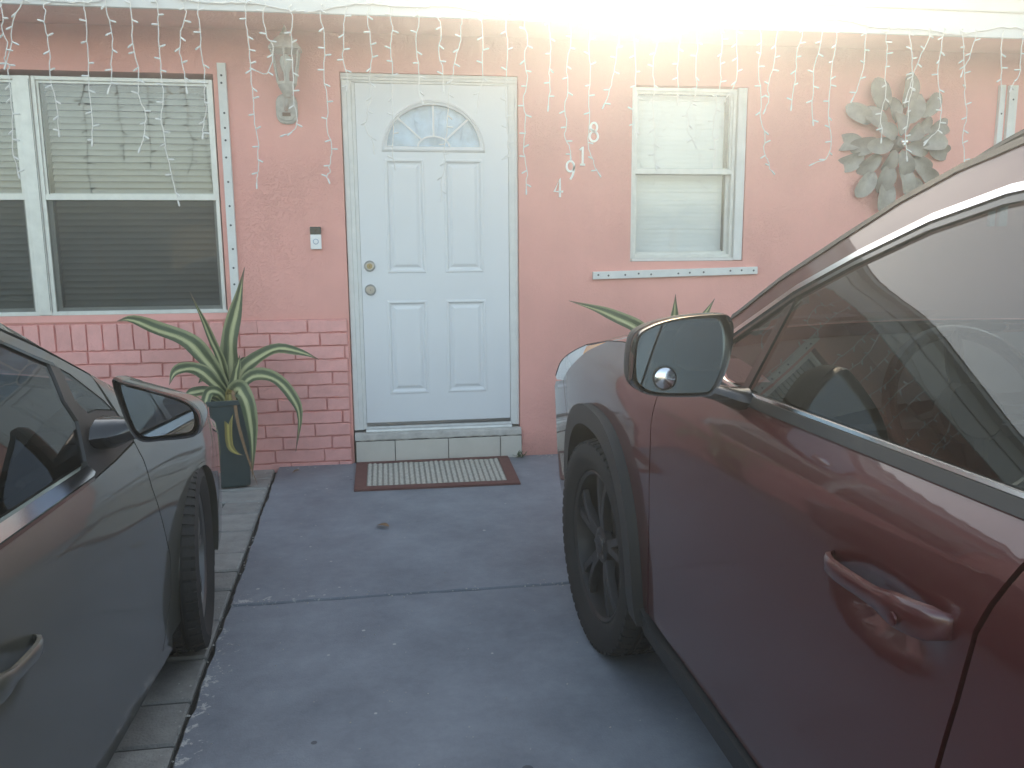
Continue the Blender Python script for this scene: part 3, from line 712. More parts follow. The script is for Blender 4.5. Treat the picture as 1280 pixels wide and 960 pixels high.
digit([[(0.22, 0.80), (0.52, 0.98), (0.52, 0.03)], [(0.25, 0.02), (0.80, 0.02)]], 'white digit 1 of the house number, just below the 8', 1.370, 1.884)
digit([ring_el(0.5, 0.72, 0.42, 0.28), [(0.92, 0.72), (0.88, 0.45), (0.72, 0.20), (0.50, 0.02)]], 'white digit 9 of the house number, between the 1 and the 4', 1.294, 1.795)
digit([[(0.62, 0.0), (0.62, 1.0), (0.0, 0.30), (0.98, 0.30)]], 'white digit 4, lowest of the slanting house number', 1.222, 1.690)

# metal flower
FC = Vector((3.46, WY, 1.975)); fl_ = thing('metal_flower', 'large grey metal flower with layered petals hung on the pink wall', 'wall ornament', tuple(FC))
def petal_mesh(L, Wd, seed):
    rnd = random.Random(seed); nl, nw = 10, 6; vs = []; fs = []
    for i in range(nl + 1):
        t_ = i / nl; wd = Wd / 2 * max(0.0, 1 - abs((t_ - 0.54) / (0.54 if t_ < .54 else 0.465)) ** 2.3) ** 0.62 + 0.004
        for j in range(nw + 1):
            s = -1 + 2 * j / nw
            y = -0.022 * math.sin(math.pi * t_ * 0.9) - 0.018 * s * s * math.sin(math.pi * min(1, t_ + .1)) - 0.012 * t_ - 0.003 * (1 - abs(s)) ** 4 * -1
            vs.append((wd * s + 0.004 * math.sin(5 * t_ + seed), y, L * t_))
    for i in range(nl):
        for j in range(nw):
            a = i * (nw + 1) + j; fs.append((a, a + 1, a + nw + 2, a + nw + 1))
    me = bpy.data.meshes.new('petal'); me.from_pydata(vs, [], fs); me.materials.append(MT['petal'])
    for p in me.polygons: p.use_smooth = True
    return me
random.seed(5)
layers = [(12, 0.230, 0.215, 0.110, 0.014, 6), (10, 0.135, 0.195, 0.105, 0.032, 20), (7, 0.045, 0.170, 0.090, 0.050, 2)]
for n_, r0, L, Wd, y, ph in layers:
    ms = [petal_mesh(L, Wd, k) for k in range(3)]
    for k in range(n_):
        a = R(ph + 360 * k / n_ + random.uniform(-6, 6)); sc = random.uniform(0.88, 1.06)
        Mx = Matrix.Translation(FC + Vector((math.sin(a) * r0, -y - random.uniform(0, 0.012), math.cos(a) * r0))) @ Matrix.Rotation(a, 4, 'Y') @ Matrix.Rotation(random.uniform(-0.35, 0.05), 4, 'X') @ Matrix.Rotation(random.uniform(-0.25, 0.25), 4, 'Z') @ Matrix.Scale(sc, 4)
        inst('petal', ms[k % 3], fl_, Mx)
for k, (dx, dz) in enumerate(((-0.012, 0.004), (0.014, 0.006), (0.0, -0.012))):
    MB().lathe([(0.002, 0), (0.011, 0.006), (0.013, 0.014), (0.008, 0.023), (0.001, 0.026)], 12, Matrix.Translation(FC + Vector((dx, -0.085, dz))) @ RX).obj('stamen', 'chrome', fl_, True)
MB().lathe([(0.055, 0.0), (0.055, 0.012), (0.03, 0.075), (0.012, 0.085)], 16, Matrix.Translation(FC) @ RX).obj('hub', 'petal', fl_, True)

# ---- icicle light sets along the eave
ST = [[(-1.6, 2.547), (-1.699, 2.25)], [(-1.683, 2.488), (-1.685, 2.281), (-1.681, 2.167), (-1.695, 1.718)], [(-1.488, 2.521), (-1.485, 2.344), (-1.467, 1.926)], [(-1.298, 2.551), (-1.298, 2.33), (-1.313, 1.881)], [(-1.193, 2.551), (-1.18, 2.333), (-1.211, 2.139)], [(-1.078, 2.551), (-1.072, 2.181), (-1.049, 1.984), (-1.078, 1.848)], [(-0.952, 2.552), (-0.955, 2.183), (-0.963, 1.865), (-0.919, 1.581)], [(-0.817, 2.537), (-0.85, 2.343), (-0.84, 2.15)], [(-0.747, 2.54), (-0.749, 2.267), (-0.746, 2.069), (-0.772, 1.924)], [(-0.518, 2.548), (-0.508, 2.154), (-0.494, 1.83), (-0.515, 1.673)], [(-0.423, 2.539), (-0.433, 2.413), (-0.384, 2.368), (-0.427, 2.235), (-0.487, 2.242)], [(-0.294, 2.536), (-0.291, 2.358), (-0.303, 2.118), (-0.29, 1.963), (-0.345, 1.922)], [(-0.136, 2.537), (-0.129, 2.121), (-0.123, 1.792), (-0.139, 1.696)], [(-0.013, 2.537), (-0.032, 2.366), (-0.023, 2.18)], [(0.107, 2.537), (0.111, 2.289), (0.095, 2.085), (0.07, 1.977), (0.121, 1.857)], [(0.224, 2.533), (0.219, 2.251), (0.213, 1.774)], [(0.358, 2.538), (0.36, 2.295), (0.364, 2.115)], [(0.468, 2.533), (0.481, 2.339), (0.495, 2.183)], [(0.601, 2.538), (0.577, 2.383), (0.52, 2.134), (0.491, 1.798), (0.465, 1.605)], [(0.709, 2.537), (0.705, 2.263), (0.676, 2.079)], [(0.839, 2.534), (0.834, 2.014), (0.85, 1.844), (0.841, 1.814)], [(0.948, 2.533), (0.937, 2.1), (0.943, 1.646)], [(1.08, 2.533), (1.08, 2.314), (1.071, 2.094)], [(1.196, 2.533), (1.175, 2.232), (1.162, 1.977), (1.199, 1.835)], [(1.299, 2.532), (1.301, 2.235), (1.299, 1.892), (1.356, 1.74)], [(1.453, 2.524), (1.456, 2.323), (1.394, 2.113)], [(1.553, 2.528), (1.568, 2.198), (1.556, 2.091), (1.572, 1.961)], [(1.682, 2.528), (1.67, 2.2), (1.688, 1.782)], [(1.811, 2.527), (1.812, 2.332), (1.807, 2.138)], [(1.909, 2.531), (1.923, 2.206), (1.871, 2.031), (1.913, 1.904)], [(2.06, 2.527), (2.06, 2.252), (2.032, 2.077), (2.042, 1.794)], [(2.154, 2.53), (2.155, 2.254), (2.087, 2.144)], [(2.293, 2.526), (2.304, 2.148), (2.351, 1.86), (2.4, 1.757)], [(2.404, 2.529), (2.363, 2.259), (2.345, 2.1)], [(2.534, 2.533), (2.524, 2.35), (2.496, 2.125)], [(2.676, 2.533), (2.629, 2.309), (2.629, 2.043)], [(2.76, 2.531), (2.726, 2.179), (2.749, 1.864), (2.667, 1.8)], [(2.938, 2.537), (2.924, 2.294), (2.882, 2.173)], [(3.074, 2.537), (3.082, 2.275), (3.069, 1.95)], [(3.215, 2.541), (3.245, 2.279), (3.226, 2.052), (3.237, 1.846)], [(3.337, 2.545), (3.271, 2.347), (3.217, 2.179)], [(3.429, 2.543), (3.406, 2.328), (3.449, 2.056), (3.376, 1.931)], [(3.548, 2.542), (3.6, 2.196), (3.617, 1.826)], [(3.631, 2.545), (3.597, 2.4), (3.572, 2.332)], [(3.809, 2.55), (3.809, 2.383), (3.832, 2.256)], [(3.946, 2.554), (3.949, 2.364), (3.897, 2.248)]]
random.seed(21)
bulb_mb = MB().lathe([(0.0020, 0.0), (0.0042, 0.002), (0.0042, 0.012), (0.0050, 0.014), (0.0048, 0.028), (0.0026, 0.034)], 6)
bme = bpy.data.meshes.new('bulb'); bme.from_pydata(bulb_mb.v, [], bulb_mb.f); bme.materials.append(MT['lightbulb'])
sets = [(-9, -0.21, 'white icicle light set hanging from the eave over the left window and lantern'),
        (-0.21, 1.62, 'white icicle light set hanging from the eave over the door and house number'),
        (1.62, 9, 'white icicle light set hanging from the eave over the narrow window and metal flower')]
for (xa, xb, lab) in sets:
    mine = [s for s in ST if xa <= s[0][0] < xb]
    xmin = max(min(s[0][0] for s in mine) - 0.07, -9); xmax = max(s[0][0] for s in mine) + 0.07
    t = thing('icicle_light_set', lab, 'string lights', ((xmin + xmax) / 2, -0.48, 2.58), 'icicle light sets')
    path = []; n_ = int((xmax - xmin) / 0.03)
    for k in range(n_ + 1):
        x = xmin + (xmax - xmin) * k / n_
        path.append((x, -0.479, 2.575 + sag(x) + 0.020 * math.sin(x * 5.1) + 0.012 * math.sin(x * 11.7 + 1) + 0.004 * random.uniform(-1, 1)))
    MB().tube(path, 0.0038, 6).obj('lead_wire', 'lightwire', t, True)
    for s in mine:
        x0, z0 = s[0]
        L = sum(math.hypot(b[0] - a[0], b[1] - a[1]) for a, b in zip(s, s[1:]))
        top = (x0 + 0.004, 2.578 + sag(x0))
        n_ = max(14, int(L / 0.016)); pts = bez([top] + s, n_)
        ph = random.uniform(0, 6); yo = random.uniform(-0.010, 0.006); amp = random.uniform(0.005, 0.011)
        path = []
        for k, p in enumerate(pts):
            q = k / n_
            kick = amp * (mnoise.noise(Vector((q * L * 14, ph, 0.3))) * 1.5 + 0.45 * math.copysign(1, math.sin(q * L * 44 + ph)))
            path.append(Vector((p[0] + kick * min(1, q * 6), -0.4825 + yo * q + 0.012 * min(1, q * 5) * mnoise.noise(Vector((q * L * 9, ph, 7.7))), p[1])))
        st = MB().tube(path, 0.0026, 5).obj('strand', 'lightwire', t, True)
        dcur = 0.045; acc = 0; side = random.choice((-1, 1))
        for a, b in zip(path, path[1:]):
            acc += (b - a).length
            if acc >= dcur:
                dcur += random.uniform(0.055, 0.098); side = -side if random.random() < 0.75 else side
                dirv = Vector((side, random.uniform(-0.6, 0.6), random.uniform(-0.9, 0.5))).normalized()
                inst('bulb', bme, st, Matrix.Translation(b) @ dirv.to_track_quat('Z', 'Y').to_matrix().to_4x4())
        dirv = (path[-1] - path[-3]).normalized()
        inst('bulb', bme, st, Matrix.Translation(path[-1]) @ dirv.to_track_quat('Z', 'Y').to_matrix().to_4x4())

# ================================================================== doormat, leaf, weed
t = thing('doormat', 'brown bordered beige ribbed doormat in front of the white door', 'doormat', (0.41, -0.36, 0.0))
dm = lambda u, v: Vector((-0.058 + 0.925 * u + 0.03 * v * (u - 0.4), -0.672 + 0.605 * v - 0.02 * u * (1 - v), 0.0))
def quadbox(u0, u1, v0, v1, z0, z1):
    a = [dm(u0, v0), dm(u1, v0), dm(u1, v1), dm(u0, v1)]
    ins = 0.004
    cx = sum(a, Vector()) / 4
    return MB().rings([[p + Vector((0, 0, z0)) for p in a], [p + Vector((0, 0, z1 - 0.003)) for p in a], [p + (cx - p).normalized() * ins + Vector((0, 0, z1)) for p in a]], False, True)
bu, bv = 0.072, 0.10
quadbox(bu * .5, 1 - bu * .5, bv * .5, 1 - bv * .5, 0.001, 0.0075).obj('mat_base', 'mat_base', t)
quadbox(0, 1, 0, bv, 0.001, 0.013).obj('mat_border', 'mat_border', t); quadbox(0, 1, 1 - bv * .6, 1, 0.001, 0.0135).obj('mat_border', 'mat_border', t)
quadbox(0, bu, bv, 1 - bv * .6, 0.001, 0.0132).obj('mat_border', 'mat_border', t); quadbox(1 - bu, 1, bv, 1 - bv * .6, 0.001, 0.0128).obj('mat_border', 'mat_border', t)
nr = 26
for k in range(nr):
    a = bu + (1 - 2 * bu) * (k + 0.14) / nr; b = bu + (1 - 2 * bu) * (k + 0.86) / nr
    mb = MB(); rg = []
    for i in range(25):
        v = bv + (1 - bv * 1.6) * (i + 0.5) / 25
        h = 0.0115 + 0.0022 * math.sin(i * 2.4 + k)
        p, q = dm(a, v), dm(b, v); jx = 0.0012 * math.sin(i * 1.7 + k * 2)
        rg.append([p + Vector((jx, 0, 0.006)), p.lerp(q, 0.2) + Vector((jx, 0, h)), p.lerp(q, 0.8) + Vector((jx, 0, h)), q + Vector((jx, 0, 0.006))])
    mb.rings(rg).obj('mat_rib', 'mat_rib', t)
def small_leaf(x, y, rot, L, W, label, m='brown', z=0.004):
    mb = MB(); Mx = Matrix.Translation((x, y, z)) @ Matrix.Rotation(rot, 4, 'Z')
    def fn(a, b):
        w_ = W * math.sin(math.pi * a) ** 0.8 * (b - 0.5)
        return Mx @ Vector(((a - 0.5) * L, w_, 0.012 * math.sin(math.pi * a) * (0.4 + 2.2 * (b - .5) ** 2) + 0.010 * a))
    mb.grid(fn, 8, 4)
    return tag(mb.obj('dead_leaf', m, smooth=True), label, 'leaf')
small_leaf(0.105, -1.30, R(-42), 0.085, 0.035, 'curled brown dead leaf lying on the blue grey driveway')
small_leaf(-0.42, -0.21, R(20), 0.05, 0.018, 'small dark leaf on the driveway near the brick wall', 'brown')
t = thing('weed', 'tiny green weed growing beside the tiled doorstep', 'weed', (0.965, -0.075, 0))
random.seed(9)
for k in range(16):
    a = random.uniform(0, 6.28); L = random.uniform(0.02, 0.05); h = random.uniform(0.01, 0.06)
    p = Vector((0.955 + random.uniform(-.03, .03), -0.082 + random.uniform(-.02, .01), 0.0)); q = p + Vector((math.cos(a) * L, -abs(math.sin(a)) * L * .7, h))
    sd_ = Vector((-math.sin(a), math.cos(a), 0)) * 0.006
    MB().add([p, p.lerp(q, .6) - sd_ + Vector((0, 0, .008)), q, p.lerp(q, .6) + sd_ + Vector((0, 0, .008))], [(0, 1, 2, 3)]).obj('leaf', 'weed', t, fix=False)

random.seed(31)
mb = MB()
def crumb(x, y, r, z=0.0):
    q = Vector((x, y, z + r * 0.4)); o = [Vector((random.uniform(-1, 1), random.uniform(-1, 1), 0)) * 0.3 for _ in range(6)]
    d = [(1, 0, 0), (0, 1, 0), (-1, 0, 0), (0, -1, 0), (0, 0, .8), (0, 0, -.6)]
    mb.add([q + (Vector(a) + b) * r for a, b in zip(d, o)], [(0, 1, 4), (1, 2, 4), (2, 3, 4), (3, 0, 4), (1, 0, 5), (2, 1, 5), (3, 2, 5), (0, 3, 5)])
for k in range(170):
    y = -random.random() ** 0.8 * 4.2; crumb(ledge(y) + random.gauss(0.0, 0.03), y, random.uniform(.0018, .0055), -0.004)
for k in range(90): crumb(random.uniform(-.45, 2.2), -2.084 + random.gauss(0, .018), random.uniform(.0018, .005))
for k in range(120): crumb(random.uniform(-.5, 1.4), -.03 - abs(random.gauss(0, .045)), random.uniform(.002, .006))
for k in range(260): crumb(random.uniform(-.5, 1.3), random.uniform(-4.2, -.2), random.uniform(.0012, .0032))
struct(mb.obj('grit', 'stepworn', fix=False), 'stuff')

# ================================================================== planters and plants
def planter(cx, cy, rot, label):
    t = thing('planter', label, 'planter', (cx, cy, 0), 'tall square planters')
    T = Matrix.Translation((cx, cy, 0)) @ Matrix.Rotation(rot, 4, 'Z')
    def sq(h, z, c=0.012): return [T @ Vector((x, y, z)) for x, y in ((-h + c, -h), (h - c, -h), (h, -h + c), (h, h - c), (h - c, h), (-h + c, h), (-h, h - c), (-h, -h + c))]
    MB().rings([sq(0.082, 0.0), sq(0.084, 0.01), sq(0.112, 0.475)], True, False).obj('pot_body', 'pot', t)
    MB().rings([sq(0.1125, 0.470), sq(0.122, 0.474), sq(0.124, 0.497), sq(0.121, 0.500), sq(0.104, 0.499), sq(0.102, 0.45)], False, False).obj('pot_rim', 'pot', t)
    MB().rings([sq(0.103, 0.452)], True, False).obj('potting_soil', 'soil', t)
    return t
def leaf(parent, pts, width, m='leaf', fold=0.35, flip=1.0, twist=0.0, name='leaf'):
    width *= 0.88
    """pts: (x,y,z) centre line; a folded tapering ribbon"""
    n = 22; P = [Vector(p) for p in bez(pts, n)]; nw = 6
    vs = []; fs = []; uvs = []
    for i, p in enumerate(P):
        t_ = i / n; tg = (P[min(i + 1, n)] - P[max(i - 1, 0)]).normalized()
        view = Vector((0.05, -1, 0.25 + 0.5 * flip))
        sd_ = tg.cross(view).normalized()
        nn = sd_.cross(tg).normalized()
        if twist: 
            q = Matrix.Rotation(twist * (t_ - 0.2), 3, tg); sd_ = q @ sd_; nn = q @ nn
        w_ = width / 2 * (0.42 + 0.58 * math.sin(math.pi * min(1, 0.15 + t_ * 0.75))) * (1 - max(0, (t_ - 0.55) / 0.45) ** 1.6 * 0.96)
        for j in range(nw + 1):
            s = -1 + 2 * j / nw
            vs.append(p + sd_ * (w_ * s) - nn * (fold * w_ * (1 - abs(s))) + nn * (0.22 * w_ * math.sin(11 * t_ + 2 * s + len(C.objects)) * t_) + sd_ * (0.10 * w_ * math.sin(17 * t_ + s)))
            uvs.append((j / nw, t_))
    for i in range(n):
        for j in range(nw):
            a = i * (nw + 1) + j; fs.append((a, a + 1, a + nw + 2, a + nw + 1))
    me = bpy.data.meshes.new(name); me.from_pydata(vs, [], fs); me.materials.append(MT[m])
    ul = me.uv_layers.new(name='UVMap')
    for l in me.loops: ul.data[l.index].uv = uvs[l.vertex_index]
    for p in me.polygons: p.use_smooth = True
    o = bpy.data.objects.new(name, me); C.objects.link(o); attach(o, parent); return o
PX, PY = -0.745, -0.37
planter(PX, PY, R(12), 'tall dark teal square planter between the grey car and the brick wall')
t = thing('variegated_plant', 'long leaved green and cream striped plant in the planter by the left window', 'plant', (PX, PY, 0.46), 'variegated plants in planters')
def L3(pts, y0, y1): 
    n_ = len(pts) - 1
    return [(p[0], y0 + (y1 - y0) * (i / n_), p[1]) for i, p in enumerate(pts)]
b0 = (-0.745, 0.455)
leaf(t, L3([b0, (-0.738, 0.60), (-0.742, 0.76), (-0.693, 0.98), (-0.630, 1.225)], PY, PY + 0.06), 0.118, fold=0.30)
leaf(t, L3([b0, (-0.765, 0.66), (-0.82, 0.85), (-0.912, 1.10)], PY + 0.01, PY - 0.03), 0.052, fold=0.8)
leaf(t, L3([b0, (-0.80, 0.64), (-0.87, 0.76), (-0.96, 0.845), (-1.10, 0.91), (-1.22, 0.955), (-1.29, 0.945)], PY - 0.01, PY - 0.06), 0.105, fold=0.30, flip=0.6)
leaf(t, L3([b0, (-0.79, 0.57), (-0.86, 0.655), (-0.945, 0.690), (-1.00, 0.665), (-1.025, 0.600)], PY - 0.02, PY - 0.14), 0.088, fold=0.35, flip=0.8)
leaf(t, L3([b0, (-0.80, 0.52), (-0.87, 0.552), (-0.93, 0.545), (-0.965, 0.50)], PY - 0.04, PY - 0.12), 0.075, fold=0.3, flip=0.8)
leaf(t, L3([b0, (-0.70, 0.58), (-0.63, 0.69), (-0.49, 0.765), (-0.35, 0.745), (-0.245, 0.695)], PY - 0.01, PY + 0.05), 0.088, fold=0.35, flip=0.8)
leaf(t, L3([b0, (-0.69, 0.55), (-0.60, 0.630), (-0.49, 0.620), (-0.40, 0.52), (-0.352, 0.40), (-0.385, 0.19)], PY - 0.02, PY - 0.09), 0.082, fold=0.30, flip=0.7)
leaf(t, L3([b0, (-0.71, 0.545), (-0.665, 0.560), (-0.63, 0.49), (-0.605, 0.30), (-0.620, 0.06)], PY - 0.04, PY - 0.16), 0.105, fold=0.22, flip=0.1)
leaf(t, L3([b0, (-0.73, 0.545), (-0.722, 0.50), (-0.735, 0.38), (-0.735, 0.26), (-0.700, 0.215), (-0.66, 0.20)], PY - 0.06, PY - 0.165), 0.050, 'dryleaf', fold=0.5, flip=0.1, name='dry_leaf')
leaf(t, L3([b0, (-0.72, 0.54), (-0.70, 0.52), (-0.68, 0.36), (-0.63, 0.16), (-0.585, 0.02)], PY - 0.05, PY - 0.18), 0.022, 'brown', fold=0.5, flip=0.1, name='dry_leaf')
leaf(t, L3([b0, (-0.70, 0.60), (-0.655, 0.70), (-0.64, 0.72)], PY + 0.02, PY + 0.05), 0.075, fold=0.3)
leaf(t, L3([b0, (-0.72, 0.56), (-0.69, 0.66), (-0.67, 0.74)], PY - 0.03, PY - 0.02), 0.06, fold=0.4)
leaf(t, L3([b0, (-0.78, 0.54), (-0.83, 0.545), (-0.855, 0.47), (-0.86, 0.40)], PY - 0.05, PY - 0.16), 0.065, fold=0.3, flip=0.2)
leaf(t, L3([b0, (-0.80, 0.56), (-0.85, 0.60), (-0.90, 0.60), (-0.93, 0.57)], PY + 0.04, PY + 0.10), 0.07, fold=0.3, flip=0.8)
planter(1.88, -0.37, R(-8), 'tall dark teal square planter hidden behind the red car bonnet')
t = thing('variegated_plant', 'green and cream striped plant whose leaf tips rise behind the red car bonnet', 'plant', (1.88, -0.37, 0.46), 'variegated plants in planters')
b1 = (1.88, 0.455)
leaf(t, L3([b1, (1.79, 0.66), (1.67, 0.82), (1.53, 0.905), (1.38, 0.962), (1.215, 1.012)], -0.38, -0.36), 0.105, fold=0.3, flip=0.6)
leaf(t, L3([b1, (1.875, 0.66), (1.872, 0.86), (1.880, 1.04)], -0.37, -0.34), 0.090, fold=0.4)
leaf(t, L3([b1, (1.93, 0.65), (2.03, 0.85), (2.13, 1.01)], -0.37, -0.34), 0.085, fold=0.4)
leaf(t, L3([b1, (1.97, 0.62), (2.14, 0.74), (2.30, 0.72), (2.36, 0.60)], -0.37, -0.42), 0.09, fold=0.3, flip=0.7)
leaf(t, L3([b1, (1.78, 0.60), (1.64, 0.66), (1.52, 0.60), (1.48, 0.45)], -0.40, -0.48), 0.09, fold=0.3, flip=0.6)
leaf(t, L3([b1, (1.84, 0.56), (1.80, 0.60), (1.76, 0.45), (1.75, 0.25)], -0.42, -0.55), 0.09, fold=0.3, flip=0.2)
leaf(t, L3([b1, (1.94, 0.56), (1.99, 0.58), (2.02, 0.42), (2.02, 0.22)], -0.42, -0.55), 0.09, fold=0.3, flip=0.2)
# ================================================================== CARS
class Car:
    def __init__(s, **k): s.__dict__.update(k); s.Pa = np.array(s.P); s.Ta = np.array(s.T)
    def top(s, u): return float(np.interp(u, s.Ta[:, 0], s.Ta[:, 1]))
    def V(s, u, z, rnd_=True):
        v = np.interp(z, s.Pa[:, 0], s.Pa[:, 1])
        if u < s.uf: v -= s.kf * ((s.uf - u) / s.uf) ** 2
        if u < s.nr: v -= s.nd * (1 - math.sqrt(max(0, 1 - ((s.nr - u) / s.nr) ** 2)))
        ur = s.L - 0.6
        if u > ur: v -= 0.09 * ((u - ur) / 0.6) ** 2.2
        t_ = s.top(u); r = s.rr
        if rnd_ and z > t_ - r:
            q = min(1.0, (z - (t_ - r)) / r); v -= r * (1 - math.sqrt(1 - q * q * 0.98))
        return float(v)
    def W(s, u, v, z): return Vector((s.Xc + s.sgn * v, s.yf - u, z))
    def panel(s, name, poly, m, parent, off=0.0, step=0.035, ret=0.014, both=True, disp=None, sharp=40):
        pts = []
        k = len(poly)
        for i in range(k):
            a, b = poly[i], poly[(i + 1) % k]; d = math.hypot(b[0] - a[0], b[1] - a[1]); n_ = max(1, int(d / step + 0.5))
            for j in range(n_): pts.append((a[0] + (b[0] - a[0]) * j / n_, a[1] + (b[1] - a[1]) * j / n_))
        P = np.array(pts); Q = np.roll(P, -1, 0)
        us = np.arange(P[:, 0].min() + step * .5, P[:, 0].max(), step); zs_ = np.arange(P[:, 1].min() + step * .5, P[:, 1].max(), step)
        inner = []
        for i, u in enumerate(us):
            for z in zs_:
                z_ = z + (step * .25 if i % 2 else -step * .25)
                c = ((P[:, 1] > z_) != (Q[:, 1] > z_)); den = np.where(Q[:, 1] == P[:, 1], 1e-12, Q[:, 1] - P[:, 1])
                x = (Q[:, 0] - P[:, 0]) * (z_ - P[:, 1]) / den + P[:, 0]
                if (np.sum(c & (u < x)) % 2) == 1:
                    e = Q - P; t_ = np.clip(((u - P[:, 0]) * e[:, 0] + (z_ - P[:, 1]) * e[:, 1]) / (e ** 2).sum(1), 0, 1)
                    if (((P[:, 0] + t_ * e[:, 0] - u) ** 2 + (P[:, 1] + t_ * e[:, 1] - z_) ** 2).min()) > (0.4 * step) ** 2: inner.append((u, z_))
        n_ = len(pts)
        vs, es, fs, *_ = delaunay_2d_cdt([Vector(p) for p in pts + inner], [], [list(range(n_))], 1, 1e-7)
        vs = [(p.x, p.y) for p in vs]
        base = []
        for (u, z) in vs:
            v = s.V(u, z) + off
            if disp: v += disp(u, z)
            base.append((u, v, z))
        fs = [tuple(f) for f in fs]
        if ret:
            cnt = {}
            for f in fs:
                for i in range(len(f)):
                    e = (f[i], f[(i + 1) % len(f)]); cnt.setdefault(tuple(sorted(e)), []).append(e)
            mp_ = {}
            def low(i):
                if i not in mp_:
                    u, v, z = base[i]; mp_[i] = len(base); base.append((u, v - ret, z))
                return mp_[i]
            for k_, e in list(cnt.items()):
                if len(e) == 1: a, b = e[0]; fs.append((b, a, low(a), low(b)))
        out = []
        for sd_ in ((1, -1) if both else (1,)):
            mb = MB(); mb.add([s.W(u, v * sd_, z) for u, v, z in base], fs)
            out.append(mb.obj(name, m, parent, True, sharp))
        return out
    def topo(s, tau, q, off=0.0):
        cr = float(np.interp(tau, *zip(*s.crown))); b = float(np.interp(tau, *zip(*s.bulge)))
        z = s.top(tau); v = s.V(tau, z) * q
        k = 1 - q * q
        return s.W(tau - b * k, v, z + cr * (1 - abs(q) ** 2.6) + off)
    def topgrid(s, name, t0, t1, m, parent, nu=24, nv=28, off=0.0, q=1.0):
        return MB().grid(lambda a, b: s.topo(t0 + (t1 - t0) * a, (-1 + 2 * b) * q, off), nu, nv).obj(name, m, parent, True, 60)
def arc_pts(cu, cz, ru, rz, a0, a1, n=36, e=2.0):
    out = []
    for i in range(n + 1):
        t_ = R(a0 + (a1 - a0) * i / n); c_, s_ = math.cos(t_), math.sin(t_)
        k = (abs(c_) ** e + abs(s_) ** e) ** (-1 / e); out.append((cu + ru * c_ * k, cz + rz * s_ * k))
    return out
def strip(line, w_):
    """polygon of a band hanging below a (u,z) line"""
    return list(line) + [(u, z - w_) for u, z in reversed(line)]
def shift(line, d): return [(u, z + d) for u, z in line]
def seg(line, a, b):
    us = [p[0] for p in line]; zz = [p[1] for p in line]
    return [(a, float(np.interp(a, us, zz)))] + [p for p in line if a < p[0] < b] + [(b, float(np.interp(b, us, zz)))]

